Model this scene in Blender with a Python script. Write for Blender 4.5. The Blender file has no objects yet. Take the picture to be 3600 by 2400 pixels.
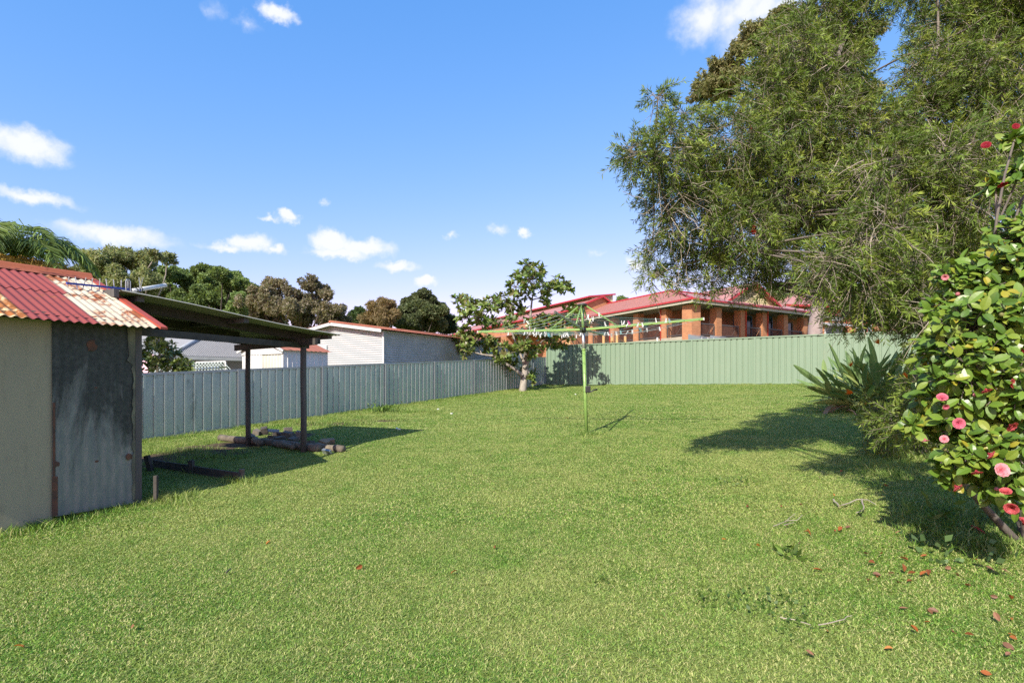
import bpy, bmesh, math, random
import numpy as np
from mathutils import Vector, Matrix, Euler

# ---------------------------------------------------------------- scene, camera, light
scene = bpy.context.scene
COL = scene.collection
F = 1960.0            # focal length in photo pixels (photo 3600 wide)
HOR = 1340.0          # horizon row in the photo
CZ = 1.387            # camera height over the ground under it
cam_d = bpy.data.cameras.new('camera')
cam = bpy.data.objects.new('camera', cam_d)
COL.objects.link(cam)
cam.location = (0, 0, CZ)
cam.rotation_euler = (math.radians(90), 0, 0)
cam_d.sensor_width = 36.0
cam_d.lens = 36.0 * F / 3600.0
cam_d.shift_y = (HOR - 1200.0) / 3600.0
cam_d.clip_end = 3000
cam_d.clip_start = 0.05
scene.camera = cam

SUN_EL = 37.0
LDIR = Vector((.465, .885, 0)).normalized()        # horizontal travel of sunlight
world = bpy.data.worlds.new('World')
scene.world = world
world.use_nodes = True
sun_d = bpy.data.lights.new('sun', 'SUN')
sun_d.energy = 4.6
sun_d.angle = math.radians(.5)
sun_d.color = (1.0, .94, .82)
sun = bpy.data.objects.new('sun', sun_d)
COL.objects.link(sun)
ce, se = math.cos(math.radians(SUN_EL)), math.sin(math.radians(SUN_EL))
sun.rotation_euler = Vector((LDIR.x * ce, LDIR.y * ce, -se)).to_track_quat('-Z', 'Y').to_euler()
sun.location = (-10, -20, 20)
scene.view_settings.view_transform = 'Standard'
scene.view_settings.look = 'None'
scene.view_settings.gamma = 1
scene.view_settings.exposure = 0.80
SKY_STRENGTH = 0.15
scene.cycles.use_denoising = False

def build_world():
    nt = world.node_tree
    nt.nodes.clear()
    N, L = nt.nodes.new, nt.links.new
    out = N('ShaderNodeOutputWorld')
    sky = N('ShaderNodeTexSky')
    sky.sky_type = 'NISHITA'
    sky.sun_disc = False
    sky.sun_elevation = math.radians(SUN_EL)
    sky.sun_rotation = math.atan2(-LDIR.x, -LDIR.y)
    sky.altitude = 50
    sky.air_density = 1.0
    sky.dust_density = 0.35
    sky.ozone_density = 2.2
    bg = N('ShaderNodeBackground')
    bg.inputs['Strength'].default_value = SKY_STRENGTH
    # colour balance of the camera: power and gain per channel
    sep, com = N('ShaderNodeSeparateColor'), N('ShaderNodeCombineColor')
    L(sky.outputs[0], sep.inputs[0])
    for i, (gm, gn) in enumerate(((1.30, .63), (.68, 1.12), (.38, 2.42))):
        pw = N('ShaderNodeMath'); pw.operation = 'POWER'; pw.inputs[1].default_value = gm; L(sep.outputs[i], pw.inputs[0])
        ml = N('ShaderNodeMath'); ml.operation = 'MULTIPLY'; ml.inputs[1].default_value = gn; L(pw.outputs[0], ml.inputs[0])
        L(ml.outputs[0], com.inputs[i])
    L(com.outputs[0], bg.inputs['Color'])
    tc = N('ShaderNodeTexCoord')
    def vm(op, a, b=None):
        n = N('ShaderNodeVectorMath'); n.operation = op
        for i, v in enumerate((a, b)):
            if v is None: continue
            if isinstance(v, (tuple, list, Vector)): n.inputs[i].default_value = tuple(v)
            else: L(v, n.inputs[i])
        return n
    def ma(op, a, b=None, clamp=False):
        n = N('ShaderNodeMath'); n.operation = op; n.use_clamp = clamp
        for i, v in enumerate((a, b)):
            if v is None: continue
            if isinstance(v, (int, float)): n.inputs[i].default_value = v
            else: L(v, n.inputs[i])
        return n.outputs[0]
    # the direction is displaced by noise, so that cloud edges billow
    n1 = N('ShaderNodeTexNoise'); n1.inputs['Scale'].default_value = 26; n1.inputs['Detail'].default_value = 7
    n1.inputs['Roughness'].default_value = .62
    L(tc.outputs['Generated'], n1.inputs['Vector'])
    off = vm('SUBTRACT', n1.outputs['Color'], (.5, .5, .5))
    off2 = vm('MULTIPLY', off.outputs[0], (.06, .03, .045))
    d = vm('ADD', tc.outputs['Generated'], off2.outputs[0]).outputs[0]
    clouds = [(975, 45, 70, 34, 1), (860, 75, 45, 25, .35), (755, 30, 40, 38, .3), (85, 510, 130, 62, .95), (170, 560, 90, 28, .5),
              (120, 692, 140, 30, .85), (420, 830, 190, 38, .9), (330, 815, 90, 36, .7), (880, 850, 70, 34, 1), (800, 862, 90, 20, .8), (950, 872, 50, 18, .9),
              (1020, 762, 42, 20, 1), (955, 772, 36, 13, .7), (1160, 850, 80, 40, 1.1), (1270, 868, 120, 36, 1.1), (1200, 892, 130, 22, 1),
              (1400, 932, 76, 20, 1), (1505, 990, 52, 20, 1.1), (1845, 812, 38, 20, 1), (1750, 806, 44, 18, .6), (1580, 824, 28, 16, .55),
              (2480, 60, 120, 80, .75), (2640, 30, 190, 80, .8), (2600, 120, 110, 70, .5), (2750, 20, 110, 60, .8), (2250, 934, 44, 28, .95),
              (2100, 880, 36, 14, .35), (1135, 718, 20, 14, .5), (2280, 560, 40, 14, .5), (1690, 1060, 80, 22, .5), (1990, 1085, 60, 24, .6)]
    acc = None
    for (px, py, hw, hh, amp) in clouds:
        c = Vector(((px - 1800) / F, 1, (HOR - py) / F))
        ln = c.length
        c.normalize()
        s = vm('SUBTRACT', d, tuple(c))
        sx, sz = hw / F / ln * 1.12, hh / F / ln * 1.25
        m = vm('MULTIPLY', s.outputs[0], (1 / sx, .6 / sx, 1 / sz))
        le = vm('LENGTH', m.outputs[0]).outputs['Value']
        v = ma('MULTIPLY', ma('SUBTRACT', 1.0, le, True), amp * 1.9)
        acc = v if acc is None else ma('MAXIMUM', acc, v)
    # the same fair-weather cloud all round, outside the part of the sky counted out above
    n2 = N('ShaderNodeTexNoise'); n2.inputs['Scale'].default_value = 4.2; n2.inputs['Detail'].default_value = 6
    sq = vm('MULTIPLY', d, (1, 1, 2.2))
    L(sq.outputs[0], n2.inputs['Vector'])
    sp = N('ShaderNodeSeparateXYZ'); L(tc.outputs['Generated'], sp.inputs[0])
    gate = ma('MULTIPLY', ma('SUBTRACT', .55, sp.outputs['Y'], True), 4.0, True)
    rest = ma('MULTIPLY', ma('MULTIPLY', ma('SUBTRACT', n2.outputs['Fac'], .6, True), 6.0), gate)
    acc = ma('MAXIMUM', acc, rest)
    n3 = N('ShaderNodeTexNoise'); n3.inputs['Scale'].default_value = 60; n3.inputs['Detail'].default_value = 5
    L(tc.outputs['Generated'], n3.inputs['Vector'])
    acc = ma('MULTIPLY', acc, ma('ADD', ma('MULTIPLY', n3.outputs['Fac'], 1.1), .5))
    ramp = N('ShaderNodeMapRange'); ramp.interpolation_type = 'SMOOTHSTEP'
    ramp.inputs['From Min'].default_value = .02; ramp.inputs['From Max'].default_value = 1.45
    L(acc, ramp.inputs['Value'])
    fac = ma('MULTIPLY', ramp.outputs[0], .95)
    cb = N('ShaderNodeBackground')
    cb.inputs['Color'].default_value = (.93, .95, 1.0, 1)
    cb.inputs['Strength'].default_value = .62
    mix = N('ShaderNodeMixShader')
    L(fac, mix.inputs[0]); L(bg.outputs[0], mix.inputs[1]); L(cb.outputs[0], mix.inputs[2])
    L(mix.outputs[0], out.inputs['Surface'])
build_world()

# ---------------------------------------------------------------- helpers
rng = np.random.default_rng(7)
random.seed(7)
GX, GY = .0331, .0451
def G(x, y):
    return GX * min(max(x, -45), 22) + GY * min(max(y, -8), 30)
def P(px, py, Y):
    """world point seen at photo pixel (px, py) at depth Y"""
    return Vector(((px - 1800) / F * Y, Y, CZ + (HOR - py) / F * Y))
def GH(px, py):
    """the point of the sloping lawn seen at a pixel"""
    a, b = (px - 1800) / F, (py - HOR) / F
    Y = CZ / (b + GX * a + GY)
    return Vector((a * Y, Y, GX * a * Y + GY * Y))
U = Vector((.498, .867, 0)).normalized()        # along the left fence, away from the camera
NV = Vector((U.y, -U.x, 0))                     # from the left fence into the yard
B0 = Vector((-3.85, 5.75, 0))                   # yard-side corner of the old shed
def SP(u, n, z):
    """point by distance along the shed, distance out of its wall, height relative to the lens"""
    p = B0 + U * u + NV * n
    return Vector((p.x, p.y, z + CZ))

def tag(o, label=None, cat=None, group=None, kind=None):
    if label: o['label'] = label
    if cat: o['category'] = cat
    if group: o['group'] = group
    if kind: o['kind'] = kind
    return o
def link(o, parent=None):
    COL.objects.link(o)
    if parent is not None: o.parent = parent
    return o
def empty(name, loc=(0, 0, 0), label=None, cat=None, group=None):
    o = bpy.data.objects.new(name, None)
    o.location = loc
    o.empty_display_size = .1
    link(o)
    return tag(o, label, cat, group)
def dup(root, parent=None):
    c = root.copy(); COL.objects.link(c)
    if parent is not None: c.parent = parent
    for ch in root.children: dup(ch, c)
    return c

class MB:
    """collects shapes in world coordinates; build() links them as one mesh object"""
    def __init__(s): s.v = []; s.f = []; s.m = []
    def quad(s, a, b, c, d, mi=0):
        i = len(s.v); s.v += [tuple(a), tuple(b), tuple(c), tuple(d)]; s.f.append((i, i + 1, i + 2, i + 3)); s.m.append(mi)
    def tri(s, a, b, c, mi=0):
        i = len(s.v); s.v += [tuple(a), tuple(b), tuple(c)]; s.f.append((i, i + 1, i + 2)); s.m.append(mi)
    def hexa(s, p, mi=0):
        """eight corners: bottom four in order, then top four"""
        i = len(s.v); s.v += [tuple(q) for q in p]
        for q in ((0, 3, 2, 1), (4, 5, 6, 7), (0, 1, 5, 4), (1, 2, 6, 5), (2, 3, 7, 6), (3, 0, 4, 7)):
            s.f.append(tuple(i + k for k in q)); s.m.append(mi)
    def box(s, c, ax, ay, az, mi=0):
        """centre and three half-axis vectors"""
        c, ax, ay, az = map(Vector, (c, ax, ay, az))
        s.hexa([c - ax - ay - az, c + ax - ay - az, c + ax + ay - az, c - ax + ay - az,
                c - ax - ay + az, c + ax - ay + az, c + ax + ay + az, c - ax + ay + az], mi)
    def bar(s, a, b, w, h, up=(0, 0, 1), mi=0):
        a, b = Vector(a), Vector(b); d = (b - a); l = d.length; d = d / l
        up = Vector(up); sd = d.cross(up)
        if sd.length < 1e-4: sd = d.cross(Vector((1, 0, 0)))
        sd.normalize(); u2 = sd.cross(d)
        s.box((a + b) / 2, d * l / 2, sd * w / 2, u2 * h / 2, mi)
    def tube(s, pts, rad, seg=8, cap=True, mi=0):
        pts = [Vector(p) for p in pts]
        if not hasattr(rad, '__len__'): rad = [rad] * len(pts)
        i0 = len(s.v); prev = None
        for k, p in enumerate(pts):
            d = (pts[min(k + 1, len(pts) - 1)] - pts[max(k - 1, 0)]).normalized()
            if prev is None:
                a = d.cross(Vector((0, 0, 1)))
                if a.length < 1e-3: a = d.cross(Vector((1, 0, 0)))
            else:
                a = prev - d * prev.dot(d)
            a.normalize(); prev = a; b = d.cross(a)
            for j in range(seg):
                t = 2 * math.pi * j / seg
                s.v.append(tuple(p + (a * math.cos(t) + b * math.sin(t)) * rad[k]))
        for k in range(len(pts) - 1):
            for j in range(seg):
                a_ = i0 + k * seg + j; b_ = i0 + k * seg + (j + 1) % seg
                s.f.append((a_, b_, b_ + seg, a_ + seg)); s.m.append(mi)
        if cap:
            s.f.append(tuple(i0 + j for j in range(seg))[::-1]); s.m.append(mi)
            e = i0 + (len(pts) - 1) * seg
            s.f.append(tuple(e + j for j in range(seg))); s.m.append(mi)
    def grid(s, fn, us, vs, mi=0):
        i0 = len(s.v); nv = len(vs)
        for u in us:
            for v in vs: s.v.append(tuple(fn(u, v)))
        for i in range(len(us) - 1):
            for j in range(nv - 1):
                a = i0 + i * nv + j
                s.f.append((a, a + nv, a + nv + 1, a + 1)); s.m.append(mi)
    def build(s, name, mat, parent=None, smooth=False, origin=None, uv=True, bevel=0):
        me = bpy.data.meshes.new(name)
        o0 = Vector(origin) if origin is not None else Vector((0, 0, 0))
        me.from_pydata([tuple(Vector(q) - o0) for q in s.v], [], s.f)
        mats = mat if isinstance(mat, (list, tuple)) else [mat]
        for m in mats: me.materials.append(m)
        if len(mats) > 1: me.polygons.foreach_set('material_index', s.m)
        if smooth: me.polygons.foreach_set('use_smooth', [True] * len(s.f))
        me.update()
        if uv:   # metres: along the wall and up
            lay = me.uv_layers.new(name='UVMap')
            for p in me.polygons:
                n = p.normal
                if abs(n.z) < .8:
                    t = Vector((-n.y, n.x, 0)).normalized()
                    for li in p.loop_indices:
                        co = me.vertices[me.loops[li].vertex_index].co + o0
                        lay.data[li].uv = (co.x * t.x + co.y * t.y, co.z)
                else:
                    for li in p.loop_indices:
                        co = me.vertices[me.loops[li].vertex_index].co + o0
                        lay.data[li].uv = (co.x, co.y)
        o = bpy.data.objects.new(name, me)
        link(o, parent)
        loc = o0
        if parent is not None: loc = o0 - pworld(parent)
        o.location = loc
        if bevel:
            bv = o.modifiers.new('bevel', 'BEVEL'); bv.width = bevel; bv.segments = 2; bv.limit_method = 'ANGLE'
        return o
def pworld(o):
    p = Vector(o.location)
    while o.parent is not None:
        o = o.parent; p += Vector(o.location)
    return p

def np_mesh(name, V, Fq, mat, col=None, parent=None, smooth=False):
    """fast mesh from numpy: V (n,3), Fq (m,4) quads"""
    V = np.asarray(V, np.float32); Fq = np.asarray(Fq, np.int32)
    off = np.array(pworld(parent), np.float32) if parent is not None else 0
    me = bpy.data.meshes.new(name)
    me.vertices.add(len(V)); me.vertices.foreach_set('co', (V - off).astype(np.float32).ravel())
    k = Fq.shape[1]
    me.loops.add(Fq.size); me.loops.foreach_set('vertex_index', Fq.ravel())
    me.polygons.add(len(Fq))
    me.polygons.foreach_set('loop_start', np.arange(0, Fq.size, k, dtype=np.int32))
    if smooth: me.polygons.foreach_set('use_smooth', np.ones(len(Fq), bool))
    me.update(calc_edges=True)
    if col is not None:
        at = me.color_attributes.new('Col', 'FLOAT_COLOR', 'POINT')
        c4 = np.ones((len(V), 4), np.float32); c4[:, :3] = col
        at.data.foreach_set('color', c4.ravel())
    me.materials.append(mat)
    o = bpy.data.objects.new(name, me)
    return link(o, parent)

# ---------------------------------------------------------------- materials
class NT:
    def __init__(s, name):
        s.mat = bpy.data.materials.new(name); s.mat.use_nodes = True
        s.t = s.mat.node_tree; s.t.nodes.clear()
        s.out = s.n('ShaderNodeOutputMaterial')
        s.p = s.n('ShaderNodeBsdfPrincipled'); s.l(s.p.outputs[0], s.out.inputs['Surface'])
        s.pos = None
    def n(s, ty, **kw):
        nd = s.t.nodes.new(ty)
        for k, v in kw.items(): setattr(nd, k, v)
        return nd
    def l(s, a, b): s.t.links.new(a, b)
    def position(s):
        if s.pos is None: s.pos = s.n('ShaderNodeNewGeometry').outputs['Position']
        return s.pos
    def uv(s): return s.n('ShaderNodeTexCoord').outputs['UV']
    def mapping(s, vec, scale=(1, 1, 1), rot=(0, 0, 0), loc=(0, 0, 0)):
        m = s.n('ShaderNodeMapping'); s.l(vec, m.inputs['Vector'])
        m.inputs['Scale'].default_value = scale; m.inputs['Rotation'].default_value = rot; m.inputs['Location'].default_value = loc
        return m.outputs[0]
    def noise(s, scale, detail=4, rough=.55, vec=None, dist=0):
        t = s.n('ShaderNodeTexNoise'); t.inputs['Scale'].default_value = scale; t.inputs['Detail'].default_value = detail
        t.inputs['Roughness'].default_value = rough; t.inputs['Distortion'].default_value = dist
        s.l(vec if vec is not None else s.position(), t.inputs['Vector'])
        return t.outputs['Fac']
    def ramp(s, fac, stops, interp='LINEAR'):
        r = s.n('ShaderNodeValToRGB'); r.color_ramp.interpolation = interp
        el = r.color_ramp.elements
        while len(el) < len(stops): el.new(.5)
        for e, (p, c) in zip(el, stops):
            e.position = p; e.color = (c, c, c, 1) if isinstance(c, (int, float)) else (*c, 1)
        s.l(fac, r.inputs[0]); return r.outputs[0]
    def mix(s, fac, a, b, mode='MIX'):
        m = s.n('ShaderNodeMix', data_type='RGBA', blend_type=mode)
        for i, v in ((0, fac), (6, a), (7, b)):
            if isinstance(v, (int, float)): m.inputs[i].default_value = v
            elif isinstance(v, tuple): m.inputs[i].default_value = (*v[:3], 1)
            else: s.l(v, m.inputs[i])
        return m.outputs[2]
    def math(s, op, a, b=None, clamp=False):
        m = s.n('ShaderNodeMath', operation=op, use_clamp=clamp)
        for i, v in ((0, a), (1, b)):
            if v is None: continue
            if isinstance(v, (int, float)): m.inputs[i].default_value = v
            else: s.l(v, m.inputs[i])
        return m.outputs[0]
    def set(s, **kw):
        names = dict(base='Base Color', rough='Roughness', metal='Metallic', spec='Specular IOR Level')
        for k, v in kw.items():
            i = s.p.inputs[names[k]]
            if isinstance(v, (int, float)): i.default_value = v
            elif isinstance(v, tuple): i.default_value = (*v[:3], 1)
            else: s.l(v, i)
        return s
    def bump(s, h, strength=.3, dist=.01):
        b = s.n('ShaderNodeBump'); b.inputs['Strength'].default_value = strength; b.inputs['Distance'].default_value = dist
        s.l(h, b.inputs['Height']); s.l(b.outputs[0], s.p.inputs['Normal'])
        return s

def paint(name, c1, c2, scale=3.0, rough=.5, metal=0.0, bump=0.0, bscale=40, stretch=(1, 1, 1), spec=.5):
    m = NT(name)
    v = m.mapping(m.position(), stretch)
    n = m.noise(scale, 6, .6, v)
    m.set(base=m.mix(m.ramp(n, [(.3, 0.0), (.7, 1.0)]), c1, c2), rough=rough, metal=metal, spec=spec)
    if bump: m.bump(m.noise(bscale, 4, .6, v), bump, .01)
    return m.mat

def leaf_mat(name, rough=.45, trans=.3, spec=.4, vein=None):
    m = NT(name)
    a = m.n('ShaderNodeAttribute'); a.attribute_name = 'Col'
    c = a.outputs['Color']
    m.set(base=c, rough=rough, spec=spec)
    tr = m.n('ShaderNodeBsdfTranslucent')
    tcol = m.mix(1.0, c, (1.25, 1.2, .55), 'MULTIPLY')
    m.l(tcol, tr.inputs['Color'])
    mx = m.n('ShaderNodeMixShader'); mx.inputs[0].default_value = trans
    m.l(m.p.outputs[0], mx.inputs[1]); m.l(tr.outputs[0], mx.inputs[2]); m.l(mx.outputs[0], m.out.inputs['Surface'])
    return m.mat

def brick_mat(name, c1, c2, mortar):
    m = NT(name)
    b = m.n('ShaderNodeTexBrick')
    m.l(m.uv(), b.inputs['Vector'])
    b.inputs['Scale'].default_value = 1.0
    b.inputs['Brick Width'].default_value = .24; b.inputs['Row Height'].default_value = .086
    b.inputs['Mortar Size'].default_value = .008; b.inputs['Mortar Smooth'].default_value = .2
    b.inputs['Bias'].default_value = -.1
    b.inputs['Color1'].default_value = (*c1, 1); b.inputs['Color2'].default_value = (*c2, 1); b.inputs['Mortar'].default_value = (*mortar, 1)
    n = m.noise(1.1, 4)
    col = m.mix(.5, b.outputs['Color'], m.ramp(n, [(.3, (.62, .62, .62)), (.7, (1.1, 1.1, 1.1))]), 'MULTIPLY')
    m.set(base=col, rough=.85)
    m.bump(b.outputs['Fac'], -.5, .01)
    return m.mat

def corr_mat_noise(m, scale): return m.noise(scale, 6, .6)

M = {}
M['bark_grey'] = paint('bark_grey', (.20, .17, .14), (.07, .06, .05), 9, .9, bump=.8, bscale=30, stretch=(1, 1, .35))
M['bark_pale'] = paint('bark_pale', (.36, .32, .27), (.17, .14, .115), 7, .85, bump=.5, bscale=25, stretch=(1, 1, .6))
M['bark_gum'] = paint('bark_gum', (.36, .29, .27), (.20, .15, .14), 2.2, .8, bump=.25, bscale=9, stretch=(1, 1, .4))
M['bark_dark'] = paint('bark_dark', (.09, .07, .055), (.04, .033, .028), 9, .95, bump=.6, bscale=30)
M['twig'] = paint('twig', (.30, .26, .20), (.15, .12, .09), 15, .9)
M['leaf'] = leaf_mat('leaf', .5, .28, .3)
M['leaf_gloss'] = leaf_mat('leaf_gloss', .36, .25, .45)
M['leaf_far'] = leaf_mat('leaf_far', .6, .38, .2)
M['petal'] = leaf_mat('petal', .55, .3, .2)
M['weathered_timber'] = paint('weathered_timber', (.14, .13, .12), (.055, .05, .045), 6, .9, bump=.5, bscale=60, stretch=(1, 1, .12))
M['log'] = paint('log', (.22, .18, .13), (.08, .065, .05), 8, .9, bump=.6, bscale=30)
M['dark_timber'] = paint('dark_timber', (.075, .065, .055), (.035, .03, .026), 8, .9, bump=.4, bscale=30)
M['steel_gal'] = paint('steel_gal', (.42, .44, .45), (.28, .30, .31), 60, .45, .7)
M['white_paint'] = paint('white_paint', (.80, .80, .78), (.72, .72, .70), 2, .5)
M['black_plastic'] = paint('black_plastic', (.02, .02, .022), (.03, .03, .03), 5, .45)
# ---------------------------------------------------------------- ground
def soil_mask(m):
    """bare soil where the garden beds are: distance to bed centres, edges broken by noise"""
    pos = m.position()
    nz = m.noise(2.2, 5, .65)
    acc = None
    for (x, y, rx, ry, rot) in BEDS:
        mp = m.n('ShaderNodeMapping'); mp.vector_type = 'TEXTURE'
        m.l(pos, mp.inputs['Vector'])
        mp.inputs['Location'].default_value = (x, y, 0); mp.inputs['Rotation'].default_value = (0, 0, rot); mp.inputs['Scale'].default_value = (rx, ry, 50)
        le = m.n('ShaderNodeVectorMath', operation='LENGTH'); m.l(mp.outputs[0], le.inputs[0])
        v = m.math('SUBTRACT', 1.25, m.math('ADD', le.outputs['Value'], m.math('MULTIPLY', m.math('SUBTRACT', nz, .5), 1.6)))
        acc = v if acc is None else m.math('MAXIMUM', acc, v)
    return m.math('MULTIPLY', acc, 4.0, True)
def bed(px, py, rx, ry, rot=0.0):
    g = GH(px, py); return (g.x, g.y, rx, ry, rot)
UA = math.atan2(U.y, U.x)
BEDS = [bed(700, 1590, 1.35, .8, UA), bed(1000, 1532, .8, .35, UA - 1.2), bed(1150, 1490, 1.0, .32, UA - 1.35), bed(1330, 1478, .8, .22, UA - 1.4)]
def bed_val(x, y):
    best = 9
    for (bx, by, rx, ry, r) in BEDS:
        dx, dy = x - bx, y - by
        c, s = math.cos(-r), math.sin(-r)
        best = min(best, math.hypot((dx * c - dy * s) / rx, (dx * s + dy * c) / ry))
    return best

m = NT('ground')
straw = m.noise(.55, 4, .6)
fine = m.noise(70, 3, .7)
g1 = m.mix(m.ramp(fine, [(.35, 0.0), (.68, 1.0)]), (.045, .075, .012), (.20, .26, .055))
g2 = m.mix(m.ramp(straw, [(.42, 0.0), (.7, .6)]), g1, (.27, .28, .09))
soil = m.mix(m.ramp(m.noise(9, 6, .7), [(.35, 0.0), (.65, 1.0)]), (.035, .026, .019), (.13, .095, .06))
m.set(base=m.mix(soil_mask(m), g2, soil), rough=.95, spec=.1)
m.bump(m.noise(35, 6, .7), .6, .02)
M['ground'] = m.mat
xs = sorted(set([-420, -250, -150, -90, -60, -45, -30] + [x * 1.0 for x in range(-20, 23, 2)] + [22, 30, 50, 90, 150, 250, 420]))
ys = sorted(set([-200, -80, -30, -8] + [y * 1.0 for y in range(-6, 31, 2)] + [30, 40, 60, 100, 160, 260, 420, 700]))
b = MB(); b.grid(lambda x, y: (x, y, G(x, y)), xs, ys)
tag(b.build('ground', M['ground']), kind='structure')

# ---------------------------------------------------------------- grass (instanced tufts of short blades)
m = NT('grass_blade')
a = m.n('ShaderNodeAttribute'); a.attribute_name = 'Col'
big = m.noise(.45, 4, .6)
mid = m.noise(2.6, 4, .6)
c = m.mix(m.ramp(big, [(.40, 0.0), (.64, .62)]), a.outputs['Color'], (.37, .40, .13))
c = m.mix(m.ramp(mid, [(.46, 0.0), (.70, .75)]), c, m.mix(1.0, a.outputs['Color'], (.58, .82, .5), 'MULTIPLY'))
m.set(base=c, rough=.5, spec=.25)
tr = m.n('ShaderNodeBsdfTranslucent'); m.l(m.mix(1.0, c, (1.2, 1.2, .6), 'MULTIPLY'), tr.inputs['Color'])
mx = m.n('ShaderNodeMixShader'); mx.inputs[0].default_value = .3
m.l(m.p.outputs[0], mx.inputs[1]); m.l(tr.outputs[0], mx.inputs[2]); m.l(mx.outputs[0], m.out.inputs['Surface'])
M['grass_blade'] = m.mat

def blade_arrays(n, size, hmin, hmax, w, spread, straw=.2, lean=.9):
    """n bent blades, six vertices and two quads each, on a square patch"""
    x = rng.uniform(-size / 2, size / 2, n); y = rng.uniform(-size / 2, size / 2, n)
    az = rng.uniform(0, 2 * np.pi, n); h = rng.uniform(hmin, hmax, n); ln = rng.uniform(.25, lean, n) * h
    dx, dy = np.cos(az), np.sin(az)
    ww = w * rng.uniform(.6, 1.3, n)
    tw = az + np.pi / 2 + rng.normal(0, .5, n); sx, sy = np.cos(tw) * ww / 2, np.sin(tw) * ww / 2
    V = np.zeros((n, 6, 3))
    for k, (t, wz) in enumerate(((0, 1), (.55, .85), (1, .12))):
        cx = x + dx * ln * t ** 1.7; cy = y + dy * ln * t ** 1.7; cz = h * (t - .25 * t * t) - .002
        V[:, 2 * k] = np.stack([cx - sx * wz, cy - sy * wz, cz], 1)
        V[:, 2 * k + 1] = np.stack([cx + sx * wz, cy + sy * wz, cz], 1)
    i = (np.arange(n) * 6)[:, None]
    Fq = np.concatenate([i + np.array([0, 1, 3, 2]), i + np.array([2, 3, 5, 4])])
    base = np.array([.12, .238, .036]) * rng.uniform(.42, 1.35, (n, 1)) * (1 + rng.normal(0, .08, (n, 3)))
    lite = np.array([.27, .385, .07]) * rng.uniform(.8, 1.2, (n, 1))
    dry = np.array([.56, .53, .23]) * rng.uniform(.7, 1.15, (n, 1))
    r = rng.random((n, 1))
    col = np.where(r < straw, dry, np.where(r < straw + .3, lite, base))
    return V.reshape(-1, 3), Fq, np.repeat(np.clip(col, 0, 1), 6, axis=0)

def unlinked_mesh(name, V, Fq, col, mat):
    o = np_mesh(name, V, Fq, mat, col)
    COL.objects.unlink(o)
    return o

def instancer(name, pts, rots, scl, var, sources, label_kind='stuff'):
    me = bpy.data.meshes.new(name)
    me.from_pydata([tuple(p) for p in pts], [], [])
    at = me.attributes.new('rot', 'FLOAT_VECTOR', 'POINT'); at.data.foreach_set('vector', np.asarray(rots, np.float32).ravel())
    at = me.attributes.new('scl', 'FLOAT', 'POINT'); at.data.foreach_set('value', np.asarray(scl, np.float32))
    at = me.attributes.new('var', 'INT', 'POINT'); at.data.foreach_set('value', np.asarray(var, np.int32))
    o = link(bpy.data.objects.new(name, me))
    cl = bpy.data.collections.new(name + '_source')
    for s_ in sources: cl.objects.link(s_)
    ng = bpy.data.node_groups.new(name, 'GeometryNodeTree')
    ng.interface.new_socket('Geometry', in_out='INPUT', socket_type='NodeSocketGeometry')
    ng.interface.new_socket('Geometry', in_out='OUTPUT', socket_type='NodeSocketGeometry')
    N, L = ng.nodes.new, ng.links.new
    gi, go = N('NodeGroupInput'), N('NodeGroupOutput')
    ci = N('GeometryNodeCollectionInfo'); ci.inputs['Collection'].default_value = cl
    ci.inputs['Separate Children'].default_value = True; ci.inputs['Reset Children'].default_value = True
    io = N('GeometryNodeInstanceOnPoints'); io.inputs['Pick Instance'].default_value = True
    def attr(nm, ty):
        a_ = N('GeometryNodeInputNamedAttribute'); a_.data_type = ty; a_.inputs['Name'].default_value = nm
        return a_.outputs['Attribute']
    L(gi.outputs[0], io.inputs['Points']); L(ci.outputs[0], io.inputs['Instance'])
    L(attr('var', 'INT'), io.inputs['Instance Index']); L(attr('rot', 'FLOAT_VECTOR'), io.inputs['Rotation']); L(attr('scl', 'FLOAT'), io.inputs['Scale'])
    L(io.outputs[0], go.inputs[0])
    md = o.modifiers.new('scatter', 'NODES'); md.node_group = ng
    return o

S = .4
near = [unlinked_mesh('grass_patch_near', *blade_arrays(4200, S, .007, .020, .0042, 0, .25, 1.7), M['grass_blade']) for _ in range(5)]
mid_ = [unlinked_mesh('grass_patch_mid', *blade_arrays(2100, S, .008, .020, .0062, 0, .25, 1.7), M['grass_blade']) for _ in range(4)]
far_ = [unlinked_mesh('grass_patch_far', *blade_arrays(850, S, .008, .020, .0115, 0, .24, 1.7), M['grass_blade']) for _ in range(4)]
rough_ = [unlinked_mesh('grass_patch_long', *blade_arrays(90, S, .04, .12, .005, 0, .1, 1.3), M['grass_blade']) for _ in range(4)]

GF0 = Vector((5.236, 23.7, 0)); GFV = Vector((2.05, -1.138, 0))     # green fence: post 0 and one bay
LF0 = Vector((-6.09, 12.4, 0)); LFV = Vector((1.17, 2.04, 0))       # left fence
gfn = Vector((GFV.y, -GFV.x, 0)).normalized()                      # into the yard
if gfn.y > 0: gfn = -gfn
def in_yard(x, y, margin=.25):
    p = Vector((x, y, 0))
    return (p - LF0).dot(NV) > margin and (p - GF0).dot(gfn) > margin
tilt = Vector((-GX, -GY, 1)).normalized()
Qt = Vector((0, 0, 1)).rotation_difference(tilt).to_matrix()
sets = {'near': [], 'mid': [], 'far': []}
for ix in range(-40, 40):
    for iy in range(2, 68):
        x, y = ix * S, iy * S
        if y < 1.0 or abs(x) > 1.02 * y + 1.4 or not in_yard(x, y, .12): continue
        q = Vector((x, y, 0)) - B0
        if q.dot(NV) < -.12 and q.dot(U) < -.12: continue           # inside the shed
        k = bed_val(x, y)
        if k < 1.0 and random.random() < .86: continue
        sets['near' if y < 4.6 else 'mid' if y < 10.5 else 'far'].append((x, y))
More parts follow.
